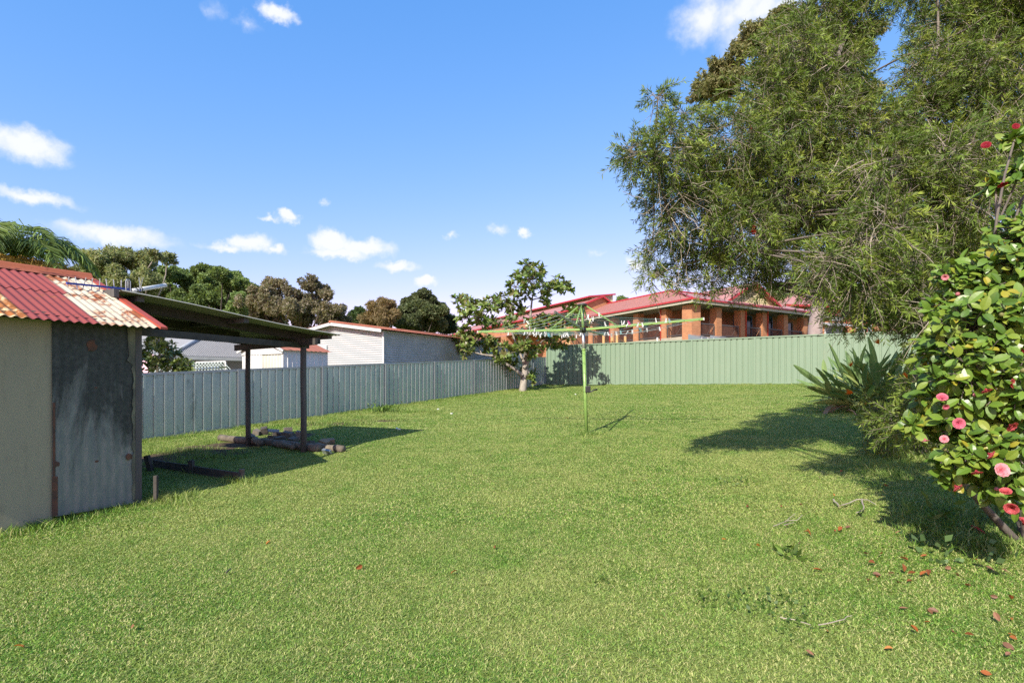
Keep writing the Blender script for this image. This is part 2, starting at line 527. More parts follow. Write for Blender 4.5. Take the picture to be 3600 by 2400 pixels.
for nm, src in (('near', near), ('mid', mid_), ('far', far_)):
    pts, rots = [], []
    for (x, y) in sets[nm]:
        pts.append((x, y, G(x, y)))
        rots.append(tuple((Qt @ Matrix.Rotation(random.choice([0, 1, 2, 3]) * math.pi / 2, 3, 'Z')).to_euler()))
    sc = rng.uniform(1.0, 1.08, len(pts))
    o = instancer('lawn_grass', pts, rots, sc, rng.integers(0, len(src), len(pts)), src)
    tag(o, {'near': 'short mown lawn grass with straw flecks in the foreground', 'mid': 'short mown lawn grass around the clothes hoist', 'far': 'short mown lawn grass before the green fence'}[nm], 'grass', kind='stuff')
# longer tufts against fences, shed, posts and over the beds
pts, rots = [], []
def tuft(x, y):
    pts.append((x, y, G(x, y))); rots.append((0, 0, random.uniform(0, 6.28)))
for i in range(300):
    t = random.uniform(-3, 6.5); p = LF0 + LFV * t + NV * abs(random.gauss(.1, .16)); tuft(p.x, p.y)
for i in range(120):
    t = random.uniform(-1.7, 5); p = GF0 + GFV * t + gfn * abs(random.gauss(.06, .08))
    if random.random() < .5: tuft(p.x, p.y)
for i in range(34):
    p = B0 + U * random.uniform(-2.5, .2) + NV * abs(random.gauss(.05, .06)); tuft(p.x, p.y)
for (px, py, sx, sy, n) in ((1180, 1480, 170, 14, 60), (1330, 1465, 120, 12, 35), (1000, 1500, 140, 18, 30), (700, 1600, 170, 40, 45), (850, 1690, 30, 6, 8), (600, 1740, 60, 18, 22),
                            (1500, 1448, 120, 7, 25), (3330, 1830, 90, 50, 60), (3480, 1900, 80, 40, 40), (3150, 1640, 70, 40, 30), (2063, 1526, 14, 4, 6), (1838, 1374, 30, 4, 10), (3000, 1440, 80, 12, 20)):
    for i in range(n):
        g = GH(random.gauss(px, sx * .6), random.gauss(py, sy * .6))
        if in_yard(g.x, g.y, .05): tuft(g.x, g.y)
o = instancer('long_grass', pts, rots, rng.uniform(.6, 1.15, len(pts)), rng.integers(0, 4, len(pts)), rough_)
tag(o, 'longer unmown grass along fence bases and garden beds', 'grass', kind='stuff')

# ---------------------------------------------------------------- fences
m = NT('zincalume')
n1 = m.noise(1.6, 5, .6); n2 = m.noise(3.2, 6, .7, m.mapping(m.position(), (1, 1, .35)), 1.2)
col = m.mix(m.ramp(n1, [(.3, 0.0), (.7, 1.0)]), (.44, .51, .48), (.35, .42, .40))
scf = m.ramp(n2, [(.6, 0.0), (.7, .55)])
m.set(base=m.mix(scf, col, (.10, .12, .12)), rough=m.math('ADD', m.math('MULTIPLY', n1, .25), .27), metal=.55)
M['zincalume'] = m.mat
m = NT('green_colour_steel')
n1 = m.noise(1.2, 5, .6, m.mapping(m.position(), (1, 1, .5)))
m.set(base=m.mix(m.ramp(n1, [(.3, 0.0), (.75, 1.0)]), (.168, .24, .16), (.188, .258, .175)), rough=.42, spec=.4)
M['green_steel'] = m.mat

def rib_panel(vec, h, pitch, depth, flat, name, mat, facing, gap=.03):
    """one bay of ribbed sheet, bottom follows the slope; local origin at the first post"""
    L_ = vec.length; d = vec / L_; dz = GX * vec.x + GY * vec.y
    prof = []; s_ = gap
    while s_ + pitch < L_ - gap + .02:
        prof += [(s_, 0), (s_ + pitch - flat - .03, 0), (s_ + pitch - flat - .02, depth), (s_ + pitch - .010, depth)]
        s_ += pitch
    prof.append((L_ - gap, 0))
    b = MB()
    for (s0, o0), (s1, o1) in zip(prof[:-1], prof[1:]):
        a = d * s0 + facing * o0; c = d * s1 + facing * o1
        za, zc = dz * s0 / L_, dz * s1 / L_
        b.quad((a.x, a.y, za + .04), (c.x, c.y, zc + .04), (c.x, c.y, zc + h - .02), (a.x, a.y, za + h - .02))
    return b.build(name, mat, uv=False)

def fence(name, label, p0, vec, t0, t1, h, pitch, depth, flat, facing, mat, pmat, post_w, origin_t):
    o0 = p0 + vec * origin_t; o0.z = G(o0.x, o0.y)
    root = empty(name, o0, label, 'fence')
    L_ = vec.length; d = vec / L_; dz = GX * vec.x + GY * vec.y
    up = Vector((0, 0, 1))
    def rail(v, zz, hh, ww):
        r_ = MB(); r_.bar(up * zz, v + up * (zz + GX * v.x + GY * v.y), ww, hh); return r_.build('rail', pmat, uv=False)
    def bay(v): return [rib_panel(v, h, pitch, depth, flat, 'panel', mat, facing), rail(v, h - .005, .05, .05), rail(v, .035, .05, .045)]
    full = bay(vec); used = False
    pb = MB()
    pb.box(up * (h / 2 - .02), d * .028, facing * post_w, up * (h / 2 + .03))
    post = pb.build('post', pmat, uv=False)
    first = True
    bays = []
    t = math.ceil(t0 - 1e-6)
    if t - t0 > .08: bays.append((t0, t - t0))
    while t < t1 - 1e-6:
        bays.append((t, min(1.0, t1 - t))); t += 1
    for k, (t, fr) in enumerate(bays):
        p = p0 + vec * t; loc = Vector((p.x, p.y, G(p.x, p.y))) - o0
        if fr > .999:
            parts = full if not used else [o.copy() for o in full]
            if used:
                for o in parts: COL.objects.link(o)
            used = True
        else: parts = bay(vec * fr)
        for o in parts: o.parent = root; o.location = loc
        o = post if k == 0 else post.copy()
        if k: COL.objects.link(o)
        o.parent = root; o.location = loc + facing * .012
    p = p0 + vec * t1; o = post.copy(); COL.objects.link(o); o.parent = root; o.location = Vector((p.x, p.y, G(p.x, p.y))) - o0 + facing * .012
    return root
CORNER_T, CORNER_S = 6.54, -1.793
fence('ribbed_fence', 'low bare zinc ribbed metal fence running past the lean-to', LF0, LFV, -4.0, CORNER_T - .03, 1.28, .196, .026, .03, NV, M['zincalume'], M['steel_gal'], .034, 0)
fence('ribbed_fence', 'tall pale green ribbed metal fence across the back of the lawn', GF0, GFV, CORNER_S + .03, 5.0, 1.8, .213, -.032, .036, gfn, M['green_steel'], M['green_steel'], .034, 0)
# ---------------------------------------------------------------- old corrugated shed
def roof_mat(name, paint1, paint2, rust, rust_amt, seed):
    m = NT(name)
    v = m.mapping(m.position(), (1, 1, 1), loc=(seed, seed * 2, 0))
    n1 = m.noise(2.6, 7, .68, v, .6); n2 = m.noise(16, 6, .7, v); n3 = m.noise(1.1, 3, .5, v)
    base = m.mix(m.ramp(n3, [(.3, 0.0), (.7, 1.0)]), paint1, paint2)
    base = m.mix(m.ramp(n2, [(.5, 0.0), (.8, .35)]), base, tuple(.55 * c for c in paint1))
    rc = m.mix(m.ramp(n2, [(.35, 0.0), (.65, 1.0)]), rust, tuple(c * .45 for c in rust))
    f = m.ramp(m.math('ADD', m.math('MULTIPLY', n1, .75), m.math('MULTIPLY', n2, .25)), [(rust_amt - .035, 0.0), (rust_amt + .035, 1.0)])
    m.set(base=m.mix(f, base, rc), rough=.75, spec=.3)
    m.bump(n2, .15, .004)
    return m.mat
RUST = (.34, .105, .035)
M['roof_red'] = roof_mat('roof_red', (.27, .058, .048), (.22, .05, .045), (.33, .10, .05), .60, 3)
M['roof_red2'] = roof_mat('roof_red2', (.24, .055, .042), (.28, .07, .05), (.38, .13, .05), .55, 9)
M['roof_cream'] = roof_mat('roof_cream', (.56, .48, .35), (.44, .35, .24), RUST, .53, 5)
M['roof_cream2'] = roof_mat('roof_cream2', (.60, .48, .29), (.52, .36, .17), (.40, .14, .03), .50, 1)
M['ridge_rust'] = roof_mat('ridge_rust', (.36, .11, .045), (.30, .085, .045), (.20, .055, .03), .56, 7)

# fibro panel: cream green paint, dirt towards the foot
m = NT('fibro_cream')
v = m.mapping(m.position(), (1, 1, .25)); n1 = m.noise(2.2, 6, .65, v); n2 = m.noise(9, 6, .7, v)
c = m.mix(m.ramp(n1, [(.35, 0.0), (.7, 1.0)]), (.33, .305, .20), (.28, .265, .185))
c = m.mix(m.ramp(n2, [(.55, 0.0), (.78, .45)]), c, (.17, .145, .09))
m.set(base=c, rough=.8); m.bump(n2, .1, .004); M['fibro_cream'] = m.mat
# old galvanised sheet: black mould high up, pale zinc below, rust at edges
m = NT('mouldy_iron')
sp = m.n('ShaderNodeSeparateXYZ'); m.l(m.position(), sp.inputs[0])
v = m.mapping(m.position(), (1, 1, .3)); n1 = m.noise(3.0, 7, .7, v, .8); n2 = m.noise(14, 6, .7, v); n3 = m.noise(26, 5, .7)
hgt = m.math('ADD', m.math('MULTIPLY', sp.outputs['Z'], .46), m.math('MULTIPLY', m.math('SUBTRACT', n1, .5), 1.5))
zinc = m.mix(m.ramp(n2, [(.3, 0.0), (.7, 1.0)]), (.15, .175, .165), (.27, .275, .235))
mould = m.mix(m.ramp(n3, [(.35, 0.0), (.7, 1.0)]), (.018, .022, .019), (.06, .07, .06))
c = m.mix(m.ramp(hgt, [(.36, .05), (.62, .95)]), zinc, mould)
c = m.mix(m.ramp(m.math('ADD', n1, m.math('MULTIPLY', n2, .3)), [(.86, 0.0), (.9, 1.0)]), c, (.13, .05, .025))
m.set(base=c, rough=.65, metal=.15); m.bump(n2, .2, .006); M['mouldy_iron'] = m.mat
M['rust_edge'] = paint('rust_edge', (.16, .07, .04), (.06, .04, .03), 14, .9, bump=.4)
M['peeling_post'] = paint('peeling_post', (.22, .22, .14), (.04, .04, .036), 9, .9, bump=.5, bscale=20, stretch=(1, 1, .4))

EAVE, PITCH = .547, .428                      # heights relative to the lens; slope of the roof
def corr_sheet(fn, u0, u1, v0, v1, nv=3, pitch=.076, amp=.0088, per=8, phase=0.0):
    """wave along u, straight along v; fn(u, v, w) -> point lifted w along the normal"""
    b = MB(); n = max(4, int((u1 - u0) / pitch * per))
    us = [u0 + (u1 - u0) * i / n for i in range(n + 1)]
    vs = [v0 + (v1 - v0) * j / nv for j in range(nv + 1)]
    b.grid(lambda u, v: fn(u, v, amp * math.cos((u + phase) / pitch * 2 * math.pi)), us, vs)
    return b
shed = empty('tin_shed', SP(-1.5, -1.3, G(*SP(-1.5, -1.3, 0).xy) - CZ), 'old tin shed with patchy red and cream corrugated roof', 'shed')
def gz(u, n): p = SP(u, n, 0); return G(p.x, p.y) - CZ
SL = -3.3
# walls
b = MB()
def wallbox(u0, u1, n0, n1, zlow, ztop0, ztop1=None):
    zt1 = ztop0 if ztop1 is None else ztop1
    return [SP(u0, n0, gz(u0, n0) + zlow), SP(u1, n0, gz(u1, n0) + zlow), SP(u1, n1, gz(u1, n1) + zlow), SP(u0, n1, gz(u0, n1) + zlow),
            SP(u0, n0, ztop0), SP(u1, n0, ztop0), SP(u1, n1, zt1), SP(u0, n1, zt1)]
b.hexa(wallbox(SL, -.735, -.03, -.001, -.03, EAVE + .085))
b.build('wall_panel', M['fibro_cream'], shed)
b = MB()
b.hexa(wallbox(SL, 0, -2.76, -2.73, -.03, EAVE + .03)); b.hexa(wallbox(SL, SL + .03, -2.72, -.04, -.03, EAVE + .03)); b.hexa(wallbox(-.04, -.01, -2.72, -.08, -.03, EAVE + .05))
for u in (-.025, SL + .02):                   # gable triangles
    b.tri(SP(u, -.03, EAVE + .04), SP(u, -2.72, EAVE + .04), SP(u, -1.37, EAVE + 1.55 * PITCH))
b.build('wall', M['mouldy_iron'], shed)
# upright iron sheet, its corrugations worn shallow, foot a little above the soil
fn = lambda u, v, w: SP(u, .012 + w + .004 * math.sin(v * 3 + u * 5), v)
b = corr_sheet(fn, -.742, -.045, gz(-.4, 0) + .035, EAVE + .075, 6, .076, .0035, 6)
b.build('iron_sheet', M['mouldy_iron'], shed, smooth=True)
b = MB(); b.hexa(wallbox(-.742, -.70, .017, .0185, .06, gz(-.7, 0) + .42)); b.hexa(wallbox(-.738, -.718, .017, .0185, .42, gz(-.7, 0) + 1.1))
b.build('rust_strip', M['rust_edge'], shed)
b = MB(); b.hexa(wallbox(-.04, .02, -.06, .022, -.03, EAVE + .07)); b.build('corner_post', M['weathered_timber'], shed)
b = MB(); zs = [gz(-.05, 0) + .05 + i * (EAVE + .02 - gz(-.05, 0) - .05) / 40 for i in range(41)]; ws = [max(.004, .018 + (.05 if i > 31 else .006) + random.gauss(0, .007)) for i in range(41)]
for i in range(40): b.quad(SP(-.043 - ws[i], .0235, zs[i]), SP(-.043, .0235, zs[i]), SP(-.043, .0235, zs[i + 1]), SP(-.043 - ws[i + 1], .0235, zs[i + 1]))
b.build('paint_patch', M['peeling_post'], shed)
# rust marks with ragged outlines on the iron sheet
for (px, py, w, h) in ((318, 1215, 22, 55), (450, 1605, 16, 32), (337, 1620, 9, 9), (335, 1362, 7, 7), (195, 1630, 14, 26)):
    a_ = (px - 1800) / F
    t = (B0.x - a_ * B0.y) / (a_ * U.y - U.x)
    Y = (B0 + U * t).y; c0 = SP(t, .0185, (HOR - py) / F * Y)
    b = MB(); ring = []
    for k in range(14):
        r_ = random.uniform(.55, 1.1); th = k / 14 * 2 * math.pi
        ring.append(c0 + U * (math.cos(th) * r_ * w / 2 / F * Y * 1.6) + Vector((0, 0, math.sin(th) * r_ * h / 2 / F * Y)))
    for k in range(14): b.tri(c0 + NV * .002, ring[k], ring[(k + 1) % 14])
    b.build('rust_mark', M['rust_edge'], shed)
# roof sheets, yard side: lower row lapped under the upper
OV = .2
def slope(side):
    def fn(u, v, w):                          # v: horizontal distance in from the eave
        z = EAVE + v * PITCH + w + .004 * math.sin(u * 3.1 + v * 4)
        n = OV - v if side > 0 else -2.73 - OV + v
        return SP(u, n, z)
    return fn
fn = slope(1)
RW = OV + 1.365
lower = [(-3.4, -2.48, 'roof_red2'), (-2.48, -1.70, 'roof_red'), (-1.72, -.952, 'roof_cream2'), (-.976, -.415, 'roof_red'), (-.44, .115, 'roof_cream')]
upper = [(-3.4, -2.64, 'roof_red'), (-2.66, -1.9, 'roof_red2'), (-1.92, -1.12, 'roof_red'), (-1.14, -.36, 'roof_red'), (-.385, .11, 'roof_cream')]
for (u0, u1, mt) in lower:
    corr_sheet(lambda u, v, w: fn(u, v, w), u0, u1, 0, .86, 4).build('roof_sheet', M[mt], shed, smooth=True, uv=False)
for k, (u0, u1, mt) in enumerate(upper):
    corr_sheet(lambda u, v, w: fn(u, v, w + .006), u0, u1, .80, RW, 4).build('roof_sheet', M[mt], shed, smooth=True, uv=False)
fb = slope(-1)
for u0, u1 in ((-3.4, -2.2), (-2.2, -1.0), (-1.0, .11)):
    corr_sheet(fb, u0, u1, 0, RW, 3).build('roof_sheet', M['roof_red2'], shed, smooth=True, uv=False)
# ridge capping: rolled top with two flanges
b = MB(); zr = EAVE + RW * PITCH
prof = [(-.15, -.058), (-.05, -.012), (-.035, .02), (-.012, .038), (.012, .038), (.035, .02), (.05, -.012), (.15, -.058)]
b.grid(lambda u, i: SP(u, -1.365 + prof[int(i)][0], zr + .012 + prof[int(i)][1] + .004 * math.sin(u * 4)), [-3.45 + i * .24 for i in range(16)], range(8))
b.build('ridge_capping', M['ridge_rust'], shed, smooth=True)
b = MB()
b.hexa([SP(.105, OV + .01, EAVE - .01), SP(.175, OV + .01, EAVE - .01), SP(.175, -1.3, EAVE + (OV + 1.3) * PITCH - .01), SP(.105, -1.3, EAVE + (OV + 1.3) * PITCH - .01),
        SP(.105, OV + .01, EAVE + .014), SP(.175, OV + .01, EAVE + .014), SP(.175, -1.3, EAVE + (OV + 1.3) * PITCH + .014), SP(.105, -1.3, EAVE + (OV + 1.3) * PITCH + .014)])
M['barge_red'] = paint('barge_red', (.40, .07, .035), (.28, .055, .035), 9, .6)
b.build('barge_flashing', M['barge_red'], shed)
b = MB(); b.bar(SP(SL, .05, EAVE + .03), SP(.08, .05, EAVE + .03), .04, .05); b.build('eave_batten', M['dark_timber'], shed)

# ---------------------------------------------------------------- lean-to beside the shed
def rz(u): return .98 - .085 * (u - .31) + .012 * math.sin(u * 2.2)
lean = empty('lean_to', SP(1.7, -1.8, gz(1.7, -1.8)), 'open lean-to with corrugated iron roof on round timber posts', 'lean-to')
M['under_iron'] = roof_mat('under_iron', (.34, .33, .27), (.24, .25, .20), (.12, .07, .04), .66, 4)
for k in range(4):
    n0 = -3.0 + k * .6
    corr_sheet(lambda a, u, w: SP(u, a, rz(u) + w + (.004 if k % 2 else 0)), n0 - .02, n0 + .62, .12, 3.3, 8).build('roof_sheet', M['under_iron'], lean, smooth=True, uv=False)
for n in (-1.02, -2.56, -1.9):
    u1 = 3.02 if n != -1.9 else 2.4
    b = MB(); b.bar(SP(.02, n, rz(.02) - .075), SP(u1, n, rz(u1) - .075), .05, .115); b.build('rafter', M['dark_timber'], lean)
for u, n1 in ((1.65, -.62), (3.14, -.68), (.35, -.66)):
    b = MB(); b.bar(SP(u, -2.95, rz(u) - .042 - .004), SP(u, n1, rz(u) - .046), .075, .06); b.build('purlin', M['weathered_timber'], lean)
for (px, py, r_) in ((872, 1566, .042), (1067, 1589, .046)):
    g = GH(px, py); b = MB()
    top = CZ + (.66 if px == 1067 else .66)
    b.tube([g - Vector((0, 0, .15)), g + Vector((.004, 0, .6)), g + Vector((-.004, 0, 1.2)), Vector((g.x, g.y, top))], [r_ * 1.03, r_, r_, r_ * .96], 14)
    b.build('post', M['weathered_timber'], lean, smooth=True)
g1, g2 = GH(872, 1566), GH(1067, 1589); dd = (g2 - g1); dd.z = 0; dd.normalize()
off = Vector((dd.y, -dd.x, 0)) * .068
if off.y > 0: off = -off
b = MB(); b.bar(Vector((g1.x, g1.y, CZ + .58)) - dd * .28 + off, Vector((g2.x, g2.y, CZ + .60)) + dd * .42 + off, .045, .10); b.build('cross_beam', M['dark_timber'], lean)
b = MB(); b.bar(Vector((g1.x, g1.y, CZ + .62)) - dd * .1 - off, Vector((g2.x, g2.y, CZ + .62)) + dd * .3 - off, .045, .09); b.build('cross_beam', M['dark_timber'], lean)
b = MB(); b.bar(SP(.08, -.62, rz(.1) - .03), SP(.08, -2.9, rz(.1) - .03), .05, .09); b.build('ledger', M['weathered_timber'], lean)
b = MB(); b.bar(SP(.02, -.05, EAVE - .03), SP(3.0, -1.02, .56), .045, .08); b.build('brace', M['dark_timber'], lean)

# ---------------------------------------------------------------- television aerial lying on the shed roof
M['aerial_blue'] = paint('aerial_blue', (.02, .05, .30), (.03, .07, .36), 8, .4)
M['aluminium'] = paint('aluminium', (.62, .62, .60), (.42, .42, .41), 20, .4, .7)
M['pvc_white'] = paint('pvc_white', (.72, .72, .68), (.55, .55, .50), 12, .5)
ae = empty('tv_aerial', SP(.1, -.82, 1.05), 'fallen television aerial with blue boom lying on the shed roof', 'aerial')
A0, A1 = SP(-.31, -.80, 1.035), SP(.46, -.9, 1.075)
b = MB(); b.bar(A0, A1, .02, .02); b.build('boom', M['aerial_blue'], ae)
for k in range(9):
    p = A0.lerp(A1, .02 + k * .1); b = MB(); h = .07 + .004 * k
    lean_ = Vector((random.gauss(0, .01), 0, 0))
    b.tube([p - Vector((0, 0, h * .75)) - lean_, p + Vector((0, 0, h)) + lean_], .0052, 6); b.build('element', M['aluminium'], ae)
p = A0.lerp(A1, .78); b = MB()
q = [p + U * .0 + Vector((0, 0, -.07)), p + Vector((0, 0, .09)), p + U * .012 + Vector((0, 0, .11)), p + U * .035 + Vector((0, 0, .11)), p + U * .047 + Vector((0, 0, .09)), p + U * .047 + Vector((0, 0, -.06))]
b.tube([v + NV * .012 for v in q], .006, 6); b.build('folded_dipole', M['aluminium'], ae)
for k in range(3):
    p = A1 + Vector((0, 0, .0)); b = MB(); b.tube([p, p + Vector((random.uniform(-.03, .05), random.uniform(-.03, .03), .16))], .0025, 5); b.build('wire', M['aluminium'], ae)
b = MB(); b.tube([SP(.36, -.86, 1.055), SP(.90, -1.2, 1.225)], .024, 12); b.tube([SP(.895, -1.197, 1.2235), SP(.91, -1.207, 1.229)], .027, 12)
b.build('mast', M['pvc_white'], ae, smooth=True)
for k in range(3):
    b = MB(); a_ = SP(.36, -.86, 1.055).lerp(SP(.90, -1.2, 1.225), .08 + .07 * k); c_ = a_.lerp(SP(.90, -1.2, 1.225), .03)
    b.tube([a_, c_], .028, 10); b.build('clamp', M['weathered_timber'], ae)

# ---------------------------------------------------------------- garden bed edging, logs and rubble under the lean-to
def log(px0, py0, px1, py1, r, label, lift=0.0):
    a, c = GH(px0, py0), GH(px1, py1)
    a.z += r * .8 + lift; c.z += r * .8 + lift
    b = MB(); n = 5
    pts = [a.lerp(c, i / n) + Vector((random.gauss(0, .008), random.gauss(0, .008), random.gauss(0, .006))) for i in range(n + 1)]
    b.tube(pts, [r * random.uniform(.9, 1.08) for _ in pts], 12)
    o = b.build('log', M['log'], smooth=True, origin=(a + c) / 2 - Vector((0, 0, r)))
    return tag(o, label, 'log')
log(775, 1549, 965, 1566, .062, 'grey edging log behind the lean-to post nearer the zinc fence')
log(968, 1570, 1120, 1588, .068, 'mossy edging log passing behind the lean-to post nearer the lawn')
log(1110, 1577, 1206, 1590, .058, 'bleached log end poking past the lean-to onto the lawn')
log(880, 1552, 914, 1577, .055, 'short dark log propped across the edging beside a post', .06)
log(985, 1570, 1030, 1590, .04, 'thin dark branch offcut leaning on the edging logs', .05)
def lump(px, py, sx, sy, sz, mat, name, label, cat, rot=None, lift=0.0, group=None):
    g = GH(px, py)
    b = bmesh.new(); bmesh.ops.create_cube(b, size=1)
    bmesh.ops.subdivide_edges(b, edges=b.edges[:], cuts=1, use_grid_fill=True)
    for v in b.verts:
        v.co = Vector((v.co.x * sx, v.co.y * sy, v.co.z * sz)) * random.uniform(.86, 1.04)
    me = bpy.data.meshes.new(name); b.to_mesh(me); b.free(); me.materials.append(mat)
    o = link(bpy.data.objects.new(name, me))
    o.rotation_euler = rot or (random.gauss(0, .2), random.gauss(0, .2), random.uniform(0, 3))
    o.location = g + Vector((0, 0, sz * .42 + lift))
    return tag(o, label, cat, group)
M['stone'] = paint('stone', (.17, .14, .11), (.07, .065, .055), 9, .9, bump=.6, bscale=20)
M['stone_tan'] = paint('stone_tan', (.34, .24, .14), (.20, .14, .09), 9, .9, bump=.6, bscale=20)
M['concrete'] = paint('concrete', (.30, .28, .24), (.18, .17, .15), 8, .9, bump=.3, bscale=40)
for (px, py, sx, sy, sz, mt) in ((905, 1530, .16, .12, .12, 'stone'), (930, 1528, .13, .12, .16, 'dark_timber'), (955, 1548, .14, .1, .1, 'stone'), (985, 1552, .2, .14, .1, 'stone'),
                                 (1010, 1540, .2, .13, .13, 'stone'), (1030, 1556, .16, .12, .1, 'stone'), (975, 1530, .18, .1, .08, 'dark_timber'), (1085, 1565, .17, .12, .08, 'stone'),
                                 (1105, 1572, .14, .1, .07, 'stone'), (1012, 1520, .16, .12, .12, 'stone')):
    lump(px, py, sx, sy, sz, M[mt], 'rubble_stone', 'rough broken stone in the rubble heap behind the logs', 'stone', group='rubble stones behind the edging logs')
lump(1055, 1550, .17, .05, .2, M['concrete'], 'paving_slab', 'square concrete slab standing upright beside a lean-to post', 'slab', (.25, .1, -.5))
lump(962, 1538, .2, .12, .02, M['concrete'], 'plastic_sheet', 'pale flat plastic offcut on top of the rubble heap', 'plastic', (.35, .1, .4), .12)
lump(1140, 1567, .16, .13, .11, M['stone_tan'], 'sandstone_rock', 'orange brown rock at the lawn edge of the rubble', 'rock')
lump(1160, 1561, .15, .12, .1, M['stone_tan'], 'sandstone_rock', 'tan rock behind the bleached log end', 'rock')
lump(1150, 1597, .16, .05, .09, M['steel_gal'], 'steel_bracket', 'grey galvanised bracket lying against the log end', 'bracket', (.5, .1, -.4))
def stake(px, py0, py1, r, label, round_=False, tiltx=0.0):
    g = GH(px, py0); h = (py0 - py1) / F * g.y
    b = MB(); t = Vector((tiltx * h, 0, h))
    if round_: b.tube([g - Vector((0, 0, .08)), g + t * .5, g + t], [r, r, r * .97], 12)
    else: b.bar(g - Vector((0, 0, .08)), g + t, r * 2, r * 2, (1, 0, 0))
    return tag(b.build('garden_stake', M['log'] if round_ else M['dark_timber'], origin=g, bevel=0 if round_ else .004), label, 'stake')
stake(548, 1765, 1671, .018, 'thin square timber stake by the shed corner post')
stake(850, 1686, 1648, .034, 'short round pine peg at the lawn end of the board edging', True)
stake(672, 1662, 1618, .03, 'dark stub peg between the two edging boards')
stake(535, 1655, 1600, .03, 'dark board stub leaning beside the shed wall', False, -.35)
def board(px0, py0, px1, py1, label):
    a, c = GH(px0, py0), GH(px1, py1); b = MB()
    b.bar(a + Vector((0, 0, .045)), c + Vector((0, 0, .045)), .03, .11)
    return tag(b.build('edging_board', M['dark_timber'], origin=(a + c) / 2), label, 'board')
board(541, 1641, 668, 1661, 'dark edging board nearest the shed wall under the lean-to')
board(682, 1664, 840, 1690, 'dark edging board ending at the round pine peg')

# ---------------------------------------------------------------- rotary clothes hoist
M['hoist_green'] = paint('hoist_green', (.185, .31, .075), (.21, .34, .09), 6, .35, spec=.5)
M['hoist_dark'] = paint('hoist_dark', (.03, .035, .03), (.06, .06, .05), 9, .5)
M['line'] = paint('line', (.42, .47, .45), (.30, .36, .35), 30, .6)
M['line_teal'] = paint('line_teal', (.14, .30, .30), (.2, .36, .34), 30, .6)
hb = GH(2062, 1525)
hoist = empty('clothes_hoist', hb, 'lime green rotary clothes hoist standing in the lawn', 'clothes hoist')
hub = Vector((1.23, 9.64, CZ + .895)); dv = (hub - hb)
def hp(z):                                   # point on the leaning mast at height z above the lens
    k = (CZ + z - hb.z) / dv.z; return hb + dv * k
b = MB(); b.tube([hb - dv * .05, hp(.53)], .030, 18); b.tube([hp(.53), hp(.56)], .033, 18); b.build('outer_post', M['hoist_green'], hoist, smooth=True)
b = MB(); b.tube([hp(.5), hp(.86)], .025, 16); b.build('inner_post', M['aluminium'], hoist, smooth=True)
b = MB(); b.tube([hp(.86), hp(1.31)], .025, 16); b.build('top_post', M['hoist_green'], hoist, smooth=True)
b = MB(); b.tube([hp(.84), hp(.865), hp(.90), hp(.925)], [.035, .06, .06, .04], 16); b.build('hub', M['hoist_dark'], hoist, smooth=True)
b = MB(); b.tube([hp(1.29), hp(1.315), hp(1.335), hp(1.35)], [.05, .085, .08, .03], 20); b.build('top_cap', M['hoist_dark'], hoist, smooth=True)
tips = [Vector((3.09, 8.99, CZ + .365)), Vector((.60, 7.78, CZ + .955)), Vector((-.63, 10.29, CZ + .175)), Vector((1.91, 11.5, CZ + .14))]
tips[0].z = CZ + (HOR - 1121) / F * 8.99; tips[1].z = CZ + (HOR - 1098) / F * 7.78; tips[2].z = CZ + (HOR - 1166) / F * 10.29; tips[3].z = CZ + (HOR - 1177) / F * 11.5
for t in tips:
    d = (t - hub).normalized(); b = MB(); b.bar(hub + d * .05, t, .022, .038); b.build('arm', M['hoist_green'], hoist, bevel=.002)
    e = MB(); e.bar(t - d * .01, t + d * .012, .026, .042); e.build('arm_cap', M['hoist_dark' if t is tips[1] else 'aluminium'], hoist)
    b = MB(); a_ = hp(1.31) + d * .05; c_ = hub + (t - hub) * .305; b.tube([a_, c_], .0125, 8); b.build('strut', M['hoist_green'], hoist, smooth=True)
wires = []
ks = [.34, .47, .60, .73, .86, .975]
for wi, k in enumerate(ks):
    for i in range(4):
        a_ = hub + (tips[i] - hub) * k; c_ = hub + (tips[(i + 1) % 4] - hub) * k
        sag = .012 + .018 * k
        if i == 3: sag += .05 * k * random.random()
        pts = [a_.lerp(c_, s_ / 8) - Vector((0, 0, sag * 4 * (s_ / 8) * (1 - s_ / 8))) for s_ in range(9)]
        wires.append((wi, i, pts))
        b = MB(); b.tube(pts, .0027, 4); b.build('line', M['line_teal'] if random.random() < .35 else M['line'], hoist, uv=False)
for i, t in enumerate(tips):                 # line loops over each arm
    for k in ks[1::2]:
        p = hub + (t - hub) * k; d = (t - hub).normalized()
        b = MB(); b.tube([p + d * .02 + Vector((0, 0, .022)), p - d * .02 - Vector((0, 0, .024))], .0115, 6); b.build('line_clip', M['hoist_dark'], hoist)
wz = hp((HOR - 1368) / F * 9.64)
b = MB(); b.box(wz + Vector((.045, -.03, 0)), (.045, 0, 0), (0, .035, 0), (0, 0, .058)); wb = b.build('winder_box', M['black_plastic'], hoist, bevel=.012)
b = MB(); b.tube([wz + Vector((.05, -.05, -.04)), wz + Vector((.10, -.07, -.04)), wz + Vector((.14, -.06, -.012)), wz + Vector((.17, -.06, -.008))], .0115, 8); b.build('winder_handle', M['black_plastic'], wb, smooth=True)
b = MB(); b.tube([wz + Vector((.165, -.06, -.008)), wz + Vector((.205, -.06, -.004))], .014, 8); b.build('handle_grip', M['black_plastic'], wb, smooth=True)

